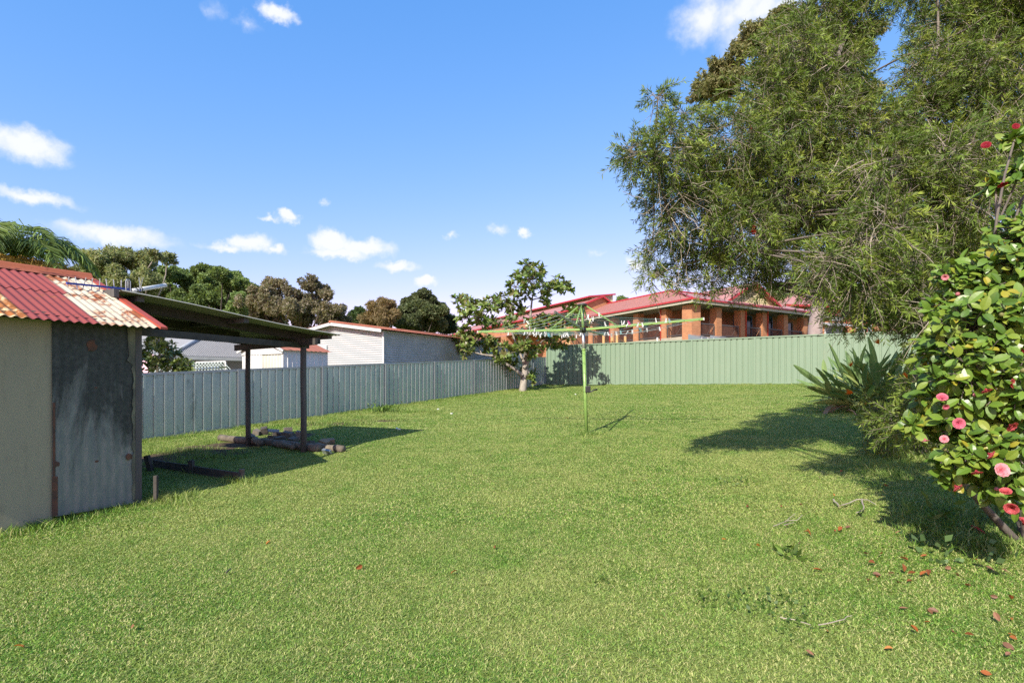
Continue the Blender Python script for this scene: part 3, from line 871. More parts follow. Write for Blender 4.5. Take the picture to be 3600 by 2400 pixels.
# clothes pegs: two prongs and a spring, hung on the lines
def peg_mesh(name, mat):
    b = MB()
    for s_ in (-1, 1):
        b.bar((s_ * .0055, 0, .022), (s_ * .007, 0, -.012), .0065, .010, (0, 1, 0)); b.bar((s_ * .007, 0, -.012), (s_ * .013, 0, -.052), .0065, .010, (0, 1, 0))
    b.bar((-.013, 0, -.010), (.013, 0, -.010), .005, .005)
    o = b.build(name, mat, uv=False); me = o.data; bpy.data.objects.remove(o); return me
PEGC = {'white': (.74, .74, .72), 'teal': (.10, .34, .36), 'pink': (.62, .06, .26), 'blue': (.20, .33, .46), 'yellow': (.60, .58, .16)}
pegm = {k: peg_mesh('clothes_peg', paint('peg_' + k, c, tuple(.8 * x for x in c), 20, .5)) for k, c in PEGC.items()}
sideW = {2: .40, 0: .22, 3: .26, 1: .12}
for n in range(58):
    i = random.choices(list(sideW), list(sideW.values()))[0]
    w = random.choice([x for x in wires if x[1] == i and x[0] >= 2])
    s_ = random.uniform(.12, .88); pts = w[2]; f = s_ * 8; k = min(int(f), 7)
    p = pts[k].lerp(pts[k + 1], f - k)
    c = random.choices(['white', 'teal', 'blue', 'yellow'], [.84, .08, .05, .03])[0]
    if n == 20: c = 'pink'
    o = link(bpy.data.objects.new('clothes_peg', pegm[c]))
    d = (pts[8] - pts[0]); up = random.random() < .25
    o.rotation_euler = (random.gauss(0, .3) + (math.pi if up else 0), random.gauss(0, .25), math.atan2(d.y, d.x) + math.pi / 2 + random.gauss(0, .4))
    o.location = p + Vector((0, 0, .006 if up else -.006))
    lab = {'white': 'white clothes peg clipped to a hoist line', 'teal': 'teal clothes peg clipped to a hoist line', 'pink': 'single bright pink clothes peg on a hoist line',
           'blue': 'blue grey clothes peg clipped to a hoist line', 'yellow': 'yellowish clothes peg clipped to a hoist line'}[c]
    tag(o, lab, 'clothes peg', c + ' pegs on the clothes hoist')
# ---------------------------------------------------------------- neighbours beyond the zinc fence
M['tin_white'] = paint('tin_white', (.42, .42, .42), (.38, .385, .39), 1.5, .5)
M['tin_side'] = paint('tin_side', (.48, .49, .48), (.34, .36, .36), 2.2, .5, .25)
M['roof_rusty'] = paint('roof_rusty', (.30, .085, .05), (.40, .16, .09), 3, .8)
M['door_grey'] = paint('door_grey', (.42, .46, .46), (.38, .42, .42), 3, .55)
M['trim_white'] = paint('trim_white', (.55, .55, .54), (.48, .48, .47), 3, .5)
M['shadow_interior'] = paint('shadow_interior', (.03, .03, .035), (.05, .05, .05), 3, .9)
GC = Vector((-453 / F * 18.5, 18.5, 0))
def GP(u, n, z): p = GC + U * u + NV * n; return Vector((p.x, p.y, z + CZ))
def ggz(u, n): p = GP(u, n, 0); return G(p.x, p.y) - CZ
gar = empty('tin_garage', GP(4, -2.2, ggz(4, -2.2)), 'long corrugated tin garage with white gable end behind the zinc fence', 'garage')
GE, GRZ, GW, GLn = 1.72, 2.04, 4.5, 10.0
def hcorr(p0, d, length, z0, z1func, out, pitch=.076, amp=.009, per=6):
    """wall sheet with horizontal corrugations; top height may vary along the wall"""
    b = MB(); nseg = 24 if callable(z1func) else 1
    zmax = z1func if not callable(z1func) else max(z1func(i / nseg) for i in range(nseg + 1))
    nz = int((zmax - z0) / pitch * per)
    for i in range(nseg):
        t0, t1 = i / nseg, (i + 1) / nseg
        zt0 = z1func(t0) if callable(z1func) else z1func; zt1 = z1func(t1) if callable(z1func) else z1func
        for k in range(nz):
            za, zb = z0 + (zmax - z0) * k / nz, z0 + (zmax - z0) * (k + 1) / nz
            if za >= max(zt0, zt1): break
            def q(t, z, zt):
                z = min(z, zt); w = amp * math.cos(z / pitch * 2 * math.pi)
                p = p0 + d * (length * t) + out * w; return (p.x, p.y, z + CZ)
            b.quad(q(t0, za, zt0), q(t1, za, zt1), q(t1, zb, zt1), q(t0, zb, zt0))
    return b
gtop = lambda t: GE + (GRZ - GE) * (1 - abs(2 * t - 1)) - .03
hcorr(GP(0, 0, 0), -NV, GW, ggz(0, -2) - .1, gtop, -U).build('gable_wall', M['tin_white'], gar, smooth=True, uv=False)
hcorr(GP(0, 0, 0), U, GLn, ggz(0, 0) - .1, GE - .02, NV).build('side_wall', M['tin_side'], gar, smooth=True, uv=False)
b = MB(); b.hexa([GP(.05, -GW, ggz(0, -4) - .2), GP(GLn, -GW, ggz(0, -4) - .2), GP(GLn, -GW + .05, ggz(0, -4) - .2), GP(.05, -GW + .05, ggz(0, -4) - .2), GP(.05, -GW, GE), GP(GLn, -GW, GE), GP(GLn, -GW + .05, GE), GP(.05, -GW + .05, GE)])
b.hexa([GP(GLn - .05, -GW + .06, ggz(0, -4) - .2), GP(GLn, -GW + .06, ggz(0, -4) - .2), GP(GLn, -.05, ggz(0, -4) - .2), GP(GLn - .05, -.05, ggz(0, -4) - .2), GP(GLn - .05, -GW + .06, GE), GP(GLn, -GW + .06, GE), GP(GLn, -.05, GE), GP(GLn - .05, -.05, GE)])
b.build('rear_wall', M['tin_side'], gar)
gsl = (GRZ - GE) / (GW / 2)
for side in (1, -1):
    nsh = 6
    for k in range(nsh):
        u0, u1 = -.25 + k * (GLn + .5) / nsh, -.25 + (k + 1) * (GLn + .5) / nsh + .03
        def fn(u, v, w, side=side): return GP(u, (.22 - v) if side > 0 else (-GW - .22 + v), GE - .22 * gsl + v * gsl + .02 + w)
        corr_sheet(fn, u0, u1, 0, GW / 2 + .22, 2, .076, .009, 6).build('roof_sheet', M['roof_rusty'], gar, smooth=True, uv=False)
b = MB(); b.bar(GP(-.22, .12, GE - .06), GP(-.22, -GW / 2, GRZ - .045), .03, .10); b.bar(GP(-.22, -GW / 2, GRZ - .045), GP(-.22, -GW - .12, GE - .06), .03, .10); b.build('barge_board', M['trim_white'], gar)
b = MB(); b.tube([GP(-.25, -GW / 2, GRZ + .03), GP(GLn + .25, -GW / 2, GRZ + .03)], .05, 8); b.build('ridge_capping', M['roof_rusty'], gar, smooth=True)
b = MB(); b.bar(GP(-.02, .02, ggz(0, 0)), GP(-.02, .02, GE - .03), .06, .06, (1, 0, 0)); b.build('corner_trim', M['trim_white'], gar)
# gable shadow board and door
dn0, dn1, dz1 = -3.42, -2.62, 1.27
b = MB(); dz0 = ggz(0, -3)
b.hexa([GP(-.05, dn0, dz0), GP(-.05, dn1, dz0), GP(-.01, dn1, dz0), GP(-.01, dn0, dz0), GP(-.05, dn0, dz1), GP(-.05, dn1, dz1), GP(-.01, dn1, dz1), GP(-.01, dn0, dz1)])
dr_ = b.build('door', M['door_grey'], gar)
for (a0, a1, h0, h1) in ((.1, .7, 1.05, 1.85), (.08, .26, .25, .85), (.31, .49, .25, .85), (.54, .72, .25, .85)):
    fr = MB()
    x0, x1, z0, z1 = dn0 + a0, dn0 + a1, dz0 + h0, dz0 + h1
    for (p_, q_) in (((x0, z0), (x1, z0)), ((x0, z1), (x1, z1)), ((x0, z0), (x0, z1)), ((x1, z0), (x1, z1))):
        fr.bar(GP(-.053, p_[0], p_[1]), GP(-.053, q_[0], q_[1]), .012, .025, -U)
    fr.build('panel_moulding', M['trim_white'], dr_)

# small garden shed with ribbed sliding doors
S0 = Vector((-802 / F * 15, 15, 0))
def QP(u, n, z): p = S0 + U * u + NV * n; return Vector((p.x, p.y, z + CZ))
def qz(u, n): p = QP(u, n, 0); return G(p.x, p.y) - CZ
gs = empty('garden_shed', QP(.7, -.9, qz(.7, -.9)), 'small pale garden shed with red roof and ribbed sliding doors', 'shed')
SE, SR, SW_, SD = .86, 1.19, 1.76, 1.5
M['shed_cream'] = paint('shed_cream', (.56, .54, .47), (.44, .43, .38), 3, .5)
M['shed_pale'] = paint('shed_pale', (.68, .68, .66), (.58, .58, .57), 3, .5)
def vribs(p0, d, length, z0, z1, out, pitch=.15, depth=.014):
    b = MB(); s_ = 0; prof = [(0, 0)]
    while s_ + pitch <= length + .001:
        prof += [(s_ + pitch * .72, 0), (s_ + pitch * .78, depth), (s_ + pitch * .94, depth), (s_ + pitch, 0)]; s_ += pitch
    prof.append((length, 0))
    for (a, o0), (c, o1) in zip(prof[:-1], prof[1:]):
        p, q = p0 + d * a + out * o0, p0 + d * c + out * o1
        b.quad((p.x, p.y, z0 + CZ), (q.x, q.y, z0 + CZ), (q.x, q.y, z1 + CZ), (p.x, p.y, z1 + CZ))
    return b
zb = qz(0, -1) - .1
vribs(QP(0, 0, 0), U, SD, zb, SE, NV).build('side_wall', M['shed_pale'], gs, uv=False)
vribs(QP(0, -SW_, 0), U, SD, zb, SE, -NV).build('side_wall', M['shed_pale'], gs, uv=False)
b = MB(); b.quad(QP(SD, 0, zb), QP(SD, -SW_, zb), QP(SD, -SW_, SE), QP(SD, 0, SE)); b.build('rear_wall', M['shed_pale'], gs)
for (n0, n1, mt) in ((-.12, -.88, 'shed_cream'), (-.86, -1.64, 'shed_pale')):
    vribs(QP(-.01 if n0 > -.5 else -.03, n0, 0), -NV, abs(n1 - n0), zb, SE - .1, -U, .125).build('sliding_door', M[mt], gs, uv=False)
for (n0, n1) in ((0, -.1), (-1.66, -SW_)):
    b = MB(); b.hexa([QP(-.02, n0, zb), QP(-.02, n1, zb), QP(.0, n1, zb), QP(.0, n0, zb), QP(-.02, n0, SE), QP(-.02, n1, SE), QP(.0, n1, SE), QP(.0, n0, SE)]); b.build('door_jamb', M['trim_white'], gs)
b = MB(); b.tri(QP(-.015, 0, SE - .1), QP(-.015, -SW_, SE - .1), QP(-.015, -SW_ / 2, SR)); b.quad(QP(-.05, 0, SE - .12), QP(-.05, -SW_, SE - .12), QP(-.05, -SW_, SE - .02), QP(-.05, 0, SE - .02)); b.build('gable_panel', M['trim_white'], gs)
ssl = (SR - SE) / (SW_ / 2)
for side in (1, -1):
    b = MB()
    def fn(u, v, side=side): return QP(u, (.1 - v) if side > 0 else (-SW_ - .1 + v), SE - .1 * ssl + v * ssl + .015 + (.012 if int(u * 14) % 2 else 0))
    b.grid(fn, [-.1 + i * (SD + .2) / 22 for i in range(23)], [0, SW_ / 2 + .1]); b.build('roof_sheet', M['roof_rusty'], gs, uv=False)
b = MB(); b.bar(QP(-.11, .11, SE - .05), QP(-.11, -SW_ / 2, SR + .01), .02, .06); b.bar(QP(-.11, -SW_ / 2, SR + .01), QP(-.11, -SW_ - .11, SE - .05), .02, .06); b.build('barge_trim', M['trim_white'], gs)

# house with pale hipped metal roof
m = NT('pale_metal_roof')
m.set(base=m.mix(m.ramp(m.noise(.8, 4), [(.3, 0.0), (.7, 1.0)]), (.33, .32, .305), (.37, .36, .345)), rough=.6, metal=.0)
M['pale_metal_roof'] = m.mat
M['gutter_grey'] = paint('gutter_grey', (.36, .38, .40), (.30, .32, .34), 2, .5)
M['wall_dark'] = paint('wall_dark', (.10, .10, .11), (.14, .14, .15), 2, .8)
M['lattice'] = paint('lattice', (.36, .42, .40), (.30, .36, .35), 3, .6)
ho = empty('hip_roof_house', P(700, 1400, 37) * 1.0, 'neighbouring house with pale corrugated hipped roof', 'house')
ho.location.z = G(ho.location.x, ho.location.y)
he = .92                                       # eave, relative to the lens at its depth
E1, E2 = P(598, 1247, 34), P(905, 1264, 37.5)  # front gutter line
E1.z = E2.z = CZ + (HOR - 1254) / F * 35.5
E2 = E1 + (E2 - E1) * 1.5
fd = (E2 - E1); fd.z = 0; flen = fd.length; fd.normalize(); fin = Vector((-fd.y, fd.x, 0))
if fin.y < 0: fin = -fin
EL = E1 - fd * .0
ridge_in, ridge_h = 4.0, 1.75
R1 = EL + fd * 3.2 + fin * ridge_in + Vector((0, 0, ridge_h)); R2 = R1 + fd * 9
def ribbed_plane(mb, a, c, d_, e, n):
    """sheet from eave a-c to ridge e-d_, ribs run up the slope"""
    for i in range(n):
        for (t0, t1, w) in ((i / n, (i + .6) / n, 0), ((i + .6) / n, (i + 1) / n, .03)):
            up = Vector((0, 0, w))
            mb.quad(a.lerp(c, t0) + up, a.lerp(c, t1) + up, e.lerp(d_, t1) + up, e.lerp(d_, t0) + up)
b = MB()
n = 70
for i in range(n):                            # front plane, hip on the left: ribs clipped by the hip line
    for (t0, t1, w) in ((i / n, (i + .55) / n, 0), ((i + .55) / n, (i + 1) / n, .035)):
        up = Vector((0, 0, w))
        def topat(t):
            s_ = t * flen; k = min(1.0, s_ / 3.2); return EL + fd * s_ + fin * (ridge_in * k) + Vector((0, 0, ridge_h * k))
        b.quad(EL + fd * (t0 * flen) + up, EL + fd * (t1 * flen) + up, topat(t1) + up, topat(t0) + up)
b.build('roof_front', M['pale_metal_roof'], ho, uv=False)
b = MB(); EB = EL + fin * ridge_in * 2
EW = EL - fd * 5.5 + fin * .4 + Vector((0, 0, .35)); EWB = EW + fin * 8
ribbed_plane(b, EL + fin * .02, EL + fin * .02, R1, R1, 1)
b.quad(EL, R1, R1 + fin * .1, EL + fin * 8)
b.quad(EW, EL + fin * .0 + Vector((0, 0, .0)), R1, R1 - fd * 5.6 + Vector((0, 0, -.05)))
b.build('roof_side', M['pale_metal_roof'], ho, uv=False)
b = MB(); b.quad(R1, R2, R2 + fin * 4 - Vector((0, 0, ridge_h)), EL + fin * 8); b.build('roof_rear', M['pale_metal_roof'], ho, uv=False)
b = MB(); b.tube([EL + Vector((0, 0, .06)), R1 + Vector((0, 0, .06))], .14, 8); b.tube([R1 + Vector((0, 0, .05)), R2 + Vector((0, 0, .05))], .12, 8); b.build('hip_capping', M['gutter_grey'], ho, smooth=True)
b = MB(); b.bar(EL - fd * .1 + Vector((0, 0, -.11)) - fin * .08, EL + fd * flen + Vector((0, 0, -.11)) - fin * .08, .14, .2); b.build('gutter', M['gutter_grey'], ho)
gzh = ho.location.z
b = MB(); c0 = EL + fin * .6 + fd * .3; c1 = EL + fin * .6 + fd * flen
b.hexa([Vector((q.x, q.y, z)) for z in (gzh - .3, EL.z - .15) for q in (c0, c1, c1 + fin * 6.5, c0 + fin * 6.5)]); b.build('wall', M['wall_dark'], ho)
for k in range(4):                            # windows under the eave
    a_ = EL + fin * .57 + fd * (2.2 + k * 2.6); b = MB()
    b.hexa([Vector((q.x, q.y, z)) for z in (EL.z - 1.25, EL.z - .4) for q in (a_, a_ + fd * 1.2, a_ + fd * 1.2 + fin * .02, a_ + fin * .02)]); w_ = b.build('window', M['gutter_grey'], ho)
# lattice screen and little awning in front of the house
ls = empty('lattice_screen', P(740, 1400, 24), 'pale lattice screen beside the leafy tree behind the fence', 'screen'); ls.location.z = G(ls.location.x, ls.location.y)
A_, B_ = P(690, 1273, 24), P(793, 1270, 24)
b = MB()
b.bar(A_, B_, .04, .06); b.bar(B_, Vector((B_.x, B_.y, G(B_.x, B_.y))), .05, .05, (1, 0, 0)); b.bar(A_, Vector((A_.x, A_.y, G(A_.x, A_.y))), .05, .05, (1, 0, 0)); b.build('frame', M['trim_white'], ls)
A2_ = P(560, 1280, 23.5)
b = MB()
L_ = (B_ - A2_).length; nn = int(L_ / .12)
for i in range(nn):
    for s_ in (-1, 1):
        p = A2_.lerp(B_, i / nn); b.bar(p + Vector((0, .01 * s_, 0)), p + Vector((.36 * s_, .01 * s_, -.36)), .03, .008, (0, 1, 0))
o = b.build('lattice_slats', M['lattice'], ls, uv=False); tag(o, kind='stuff')
b = MB(); b.grid(lambda t, v: tuple(P(715, 1296, 22).lerp(P(800, 1290, 22), t) + Vector((0, -v * .6, -v * .03 + .03 * math.cos(t * 50)))), [i / 40 for i in range(41)], [0, 1]); b.build('awning', M['tin_side'], ls, uv=False)
b = MB(); q0, q1 = P(718, 1303, 22.2), P(800, 1298, 22.2)
b.hexa([Vector((q.x, q.y, z)) for z in (G(q0.x, q0.y), q0.z) for q in (q0, q1, q1 + Vector((0, 1, 0)), q0 + Vector((0, 1, 0)))]); b.build('store_wall', M['shed_cream'], ls)

# ---------------------------------------------------------------- school buildings behind the green fence
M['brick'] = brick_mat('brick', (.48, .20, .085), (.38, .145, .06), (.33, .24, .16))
M['brick_shade'] = brick_mat('brick_wall_shaded', (.36, .12, .055), (.29, .095, .045), (.26, .19, .13))  # darker copy of the column brick, verandah shade put into its colour
M['tile_red'] = paint('tile_red', (.42, .20, .16), (.38, .175, .145), 1.2, .55)
M['fascia_red'] = paint('fascia_red', (.42, .035, .04), (.36, .03, .035), 2, .45)
M['fascia_cream'] = paint('fascia_cream', (.42, .40, .30), (.36, .34, .26), 2, .6)
M['clad_yellow'] = paint('clad_yellow', (.55, .50, .26), (.48, .44, .23), 2, .6)
M['slab'] = paint('slab', (.40, .35, .27), (.30, .26, .20), 2, .85)
M['rail_dark'] = paint('rail_dark', (.055, .045, .045), (.08, .065, .06), 3, .6)
M['rail_brown'] = paint('rail_brown', (.11, .05, .035), (.08, .04, .03), 3, .6)
M['frame_blue'] = paint('frame_blue', (.04, .13, .30), (.05, .15, .33), 3, .5)
M['glass_dark'] = paint('glass_dark', (.02, .03, .04), (.035, .05, .06), 2, .12)
M['glass_grey'] = paint('glass_grey', (.16, .19, .21), (.20, .23, .25), 1, .2)
M['door_teal'] = paint('door_teal', (.03, .08, .075), (.04, .10, .09), 2, .5)
M['soffit'] = paint('soffit', (.30, .28, .22), (.25, .23, .19), 2, .8)
M['pipe_red'] = paint('pipe_red', (.42, .05, .04), (.36, .04, .035), 2, .5)
K = Vector((13.5, 42, 0)); dr = Vector((1.58, 1, 0)).normalized(); dl = Vector((-.51, 1, 0)).normalized()
nr = Vector((dr.y, -dr.x, 0)); nl = Vector((-dl.y, dl.x, 0))          # outward from each verandah
if nr.y > 0: nr = -nr
if nl.x > 0: nl = -nl
ZS, ZE, ZR = CZ + 3.39, CZ + 6.0, CZ + 8.0
gK = G(K.x, K.y)
sch = empty('school_building', (K.x + 4, K.y + 6, gK), 'two storey brick school with red roof and verandah columns', 'building')
def at(p, z): return Vector((p.x, p.y, z))
RL, LL = 19.0, 26.0
WB = 2.0                                      # walls stand this far behind the columns
def prism(mb, quad_pts, z0, z1):
    mb.hexa([at(q, z0) for q in quad_pts] + [at(q, z1) for q in quad_pts])
def din(d_, n_): return d_
# walls (set back), slabs
inl, inr = -nl, -nr
def off(d_, nrm, s_, back): return K + d_ * s_ - nrm * back
corner_in = K - nl * WB - nr * WB
# corner of the set-back walls: intersection of the two offset lines
def isect(p, d, q, e):
    den = d.x * e.y - d.y * e.x; r_ = q - p
    return p + d * ((r_.x * e.y - r_.y * e.x) / den)
ci = isect(K - nr * WB, dr, K - nl * WB, dl)
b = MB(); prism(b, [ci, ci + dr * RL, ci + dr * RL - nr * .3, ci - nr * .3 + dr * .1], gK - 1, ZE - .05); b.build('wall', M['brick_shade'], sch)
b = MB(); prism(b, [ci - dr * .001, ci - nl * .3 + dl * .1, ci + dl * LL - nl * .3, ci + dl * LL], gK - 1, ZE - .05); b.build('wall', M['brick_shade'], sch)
for (d_, n_, ln) in ((dr, nr, RL), (dl, nl, LL)):
    b = MB(); p0 = isect(K + nr * .45, dr, K + nl * .45, dl); p1 = K + d_ * ln + n_ * .45
    q0 = ci + n_ * .02; prism(b, [p0, p1, ci + d_ * ln + n_ * .02, q0], ZS - .3, ZS); b.build('slab', M['slab'], sch)
    b = MB(); p0 = isect(K + nr * .8, dr, K + nl * .8, dl); prism(b, [p0, K + d_ * (ln + .5) + n_ * .8, ci + d_ * (ln + .5) + n_ * .03, q0], ZE - .12, ZE - .06); b.build('soffit', M['soffit'], sch)
# fascia and gutter
pc = isect(K + nr * .95, dr, K + nl * .95, dl)
for (d_, n_, ln) in ((dr, nr, RL), (dl, nl, LL)):
    e = K + d_ * (ln + .5) + n_ * .95
    b = MB(); b.bar(at(pc, ZE - .13), at(e, ZE - .13), .04, .24); b.build('fascia', M['fascia_cream'], sch)
    b = MB(); b.bar(at(pc + n_ * .06, ZE + .03), at(e + n_ * .06, ZE + .03), .12, .13); b.build('gutter', M['fascia_red'], sch)
# roof planes
pk = K + dr * 4 + dl * 6; PK = at(pk, ZR)
b = MB()
el = at(pc, ZE + .05); elend = at(K + dl * (LL + .5) + nl * .95, ZE + .05)
b.quad(el, elend, PK + dl * LL, PK); b.build('roof_slope', M['tile_red'], sch)
b = MB(); erend = at(K + dr * (RL + .5) + nr * .95, ZE + .05)
b.quad(erend, el, PK, PK + dr * (RL - 3)); b.build('roof_slope', M['tile_red'], sch)
b = MB(); bl = PK + dl * LL + dr * 7 - Vector((0, 0, 2)); br = PK + dr * (RL - 3) + dl * 7 - Vector((0, 0, 2))
b.quad(PK, PK + dl * LL, bl, PK + dr * 7 + dl * 7 - Vector((0, 0, 2))); b.quad(PK + dr * (RL - 3), PK, PK + dr * 7 + dl * 7 - Vector((0, 0, 2)), br); b.build('roof_slope', M['tile_red'], sch)
b = MB(); b.tube([el + Vector((0, 0, .04)), PK + Vector((0, 0, .05)), PK + dl * LL + Vector((0, 0, .05))], .09, 8); b.tube([PK + Vector((0, 0, .05)), PK + dr * (RL - 3) + Vector((0, 0, .05))], .09, 8); b.build('ridge_capping', M['fascia_red'], sch)
# standing ribs of the metal roof
b = MB()
for k in range(1, 60):
    s_ = k * .45; a_ = el.lerp(elend, s_ / (elend - el).length) if s_ < (elend - el).length else None
    if a_ is None: break
    c_ = PK + dl * max(0, s_ - 7) if s_ > 7 else el.lerp(PK, s_ / 7.0)
    b.bar(a_ + Vector((0, 0, .02)), c_ + Vector((0, 0, .02)), .03, .03)
o = b.build('roof_ribs', M['tile_red'], sch, uv=False); tag(o, kind='stuff')
# columns
def s_at(px, d_):
    a_ = (px - 1800) / F; return (K.x - a_ * K.y) / (a_ * d_.y - d_.x)
def column(p, d_, n_, w=.62, dep=.62):
    b = MB(); z1 = ZE - .32
    prism(b, [p - d_ * w / 2 + n_ * .4, p + d_ * w / 2 + n_ * .4, p + d_ * w / 2 - n_ * (dep - .4), p - d_ * w / 2 - n_ * (dep - .4)], gK - 1, z1)
    c_ = b.build('column', M['brick'], sch)
    b = MB(); q = [p - d_ * w / 2 + n_ * .4, p + d_ * w / 2 + n_ * .4, p + d_ * w / 2 - n_ * (dep - .4), p - d_ * w / 2 - n_ * (dep - .4)]
    cen = (q[0] + q[2]) / 2
    b.hexa([at(x, z1) for x in q] + [at(cen + (x - cen) * .72, ZE - .13) for x in q]); b.build('column_cap', M['concrete'], c_)
rs = [s_at(px, dr) for px in (2513, 2597, 2674, 2748, 2817)]
lss = [s_at(px, dl) for px in (2345, 2247, 2163, 2087, 2020, 1960)]
b = MB(); w = .5; cp = K + (nr + nl) * .2
prism(b, [cp + nl * .35 + nr * .35, cp + nr * .35 - nl * .55, cp - nl * .55 - nr * .55, cp + nl * .35 - nr * .55], gK - 1, ZE - .3); c_ = b.build('column', M['brick'], sch)
b = MB(); q = [cp + nl * .35 + nr * .35, cp + nr * .35 - nl * .55, cp - nl * .55 - nr * .55, cp + nl * .35 - nr * .55]; cen = (q[0] + q[2]) / 2
b.hexa([at(x, ZE - .3) for x in q] + [at(cen + (x - cen) * .75, ZE - .13) for x in q]); b.build('column_cap', M['concrete'], c_)
for s_ in rs: column(K + dr * s_, dr, nr)
for s_ in lss: column(K + dl * s_, dl, nl)
# railings: one per bay, balusters real
def railing(p0, p1, n_):
    b = MB(); d_ = (p1 - p0).normalized(); ln = (p1 - p0).length; r_ = None
    up = Vector((0, 0, 1)); a_, c_ = at(p0, ZS), at(p1, ZS)
    for z, h in ((.98, .09), (.14, .09)): b.bar(a_ + up * z, c_ + up * z, .07, h)
    b.bar(a_ + up * .08, a_ + up * 1.02, .07, .07, (1, 0, 0)); b.bar(c_ + up * .08, c_ + up * 1.02, .07, .07, (1, 0, 0))
    r_ = b.build('railing', M['rail_dark'], sch, uv=False)
    b = MB(); k = int(ln / .13)
    for i in range(1, k): q = a_.lerp(c_, i / k); b.bar(q + up * .17, q + up * .95, .03, .03, (1, 0, 0))
    tag(b.build('balusters', M['rail_brown'], r_, uv=False), kind='stuff')
    b = MB(); b.bar(c_ + up * .9 - d_ * .05 - n_ * .06, c_ + up * .2 - d_ * .75 - n_ * .06, .06, .06); b.build('rail_brace', M['rail_dark'], r_, uv=False)
prev = .5
for s_ in rs: railing(K + dr * (prev + .05) + nr * .3, K + dr * (s_ - .5) + nr * .3, nr); prev = s_ + .31
prev = .5
for s_ in lss[:5]: railing(K + dl * (s_ - .36) + nl * .3, K + dl * (prev + .05) + nl * .3, nl); prev = s_ + .31
# doors and windows in the set-back walls
def opening(d_, n_, s0, s1, z0, z1, mat, fmat, name='window'):
    p0, p1 = ci + d_ * s0 + n_ * .02, ci + d_ * s1 + n_ * .02
    b = MB(); prism(b, [p0, p1, p1 + n_ * .03, p0 + n_ * .03], z0, z1); w_ = b.build(name, mat, sch)
    f = MB(); up = Vector((0, 0, 1)); q0, q1 = p0 + n_ * .05, p1 + n_ * .05
    for (a_, c_) in ((at(q0, z0), at(q1, z0)), (at(q0, z1), at(q1, z1)), (at(q0, z0), at(q0, z1)), (at(q1, z0), at(q1, z1))): f.bar(a_, c_, .1, .1, n_)
    f.build('frame', fmat, w_)
opening(dr, nr, 2.4, 3.0, ZS + 1.1, ZS + 2.0, M['glass_dark'], M['trim_white'])
opening(dr, nr, 5.6, 6.3, ZS, ZS + 2.3, M['frame_blue'], M['frame_blue'], 'door'); opening(dr, nr, 6.5, 8.0, ZS + .1, ZS + 2.3, M['glass_dark'], M['frame_blue'])
opening(dr, nr, 9.0, 11.0, ZS + .1, ZS + 2.4, M['glass_dark'], M['frame_blue']); opening(dr, nr, 13.2, 14.2, ZS, ZS + 2.1, M['glass_dark'], M['rail_dark'], 'door')
opening(dl, nl, 5.0, 6.8, ZS, ZS + 2.1, M['door_teal'], M['door_teal'], 'door'); opening(dl, nl, 8.5, 12.0, ZS + 1.0, ZS + 2.3, M['glass_dark'], M['rail_dark']); opening(dl, nl, 14.0, 16.0, ZS, ZS + 2.1, M['door_teal'], M['door_teal'], 'door')
opening(dl, nl, 2.0, 4.0, ZS - 2.2, ZS - .7, M['glass_dark'], M['rail_dark'])
for (p, zz) in ((K + dr * (rs[1] + .33) + nr * .45, ZE - .2), (K + dr * (rs[2] + .33) + nr * .45, ZE - .2), (K + dl * (lss[0] + .25) + nl * .45, ZE - .2), (K + dl * (lss[2] + .25) + nl * .45, ZE - .2)):
    b = MB(); b.tube([at(p, gK), at(p, zz), at(p + (nr if p.x > K.x else nl) * .45, ZE - .02)], .055, 8); b.build('downpipe', M['pipe_red'], sch, smooth=True)
p = K + dl * (lss[0] + .55) + nl * .5
b = MB(); b.tube([at(p, ZS + .1), at(p, ZS - .35), at(p + dl * 1.4, ZS - .9)], .06, 8); b.build('drain_pipe', M['white_paint'], sch, smooth=True)
# weatherboard gable above the right wing
g0, g1 = K + dl * 2.5 + dr * 6.75, K + dl * 2.5 + dr * 14.8; gm = (g0 + g1) / 2
zg0, zg1 = CZ + 6.75, CZ + 8.75
nb = 10
for k in range(nb):
    t0, t1 = k / nb, (k + 1) / nb
    a0, a1 = g0.lerp(gm, t0), g1.lerp(gm, t0); c0, c1 = g0.lerp(gm, t1), g1.lerp(gm, t1)
    z0, z1 = zg0 + (zg1 - zg0) * t0, zg0 + (zg1 - zg0) * t1
    b = MB(); b.quad(at(a0 + nr * .06, z0), at(a1 + nr * .06, z0), at(c1 + nr * .03, z1), at(c0 + nr * .03, z1)); b.build('weatherboard', M['clad_yellow'], sch)
b = MB(); back = dl * 6
for (a_, c_) in ((g0, gm), (gm, g1)):
    za, zc = (zg0, zg1) if a_ is g0 else (zg1, zg0)
    b.quad(at(a_ + nr * .5, za + .08), at(c_ + nr * .5, zc + .08), at(c_ + back, zc + .08), at(a_ + back, za + .08))
b.build('gable_roof', M['tile_red'], sch)
b = MB(); b.bar(at(g0 + nr * .5, zg0 + .02), at(gm + nr * .5, zg1 + .02), .06, .2); b.bar(at(gm + nr * .5, zg1 + .02), at(g1 + nr * .5, zg0 + .02), .06, .2); b.build('barge_board', M['fascia_red'], sch)
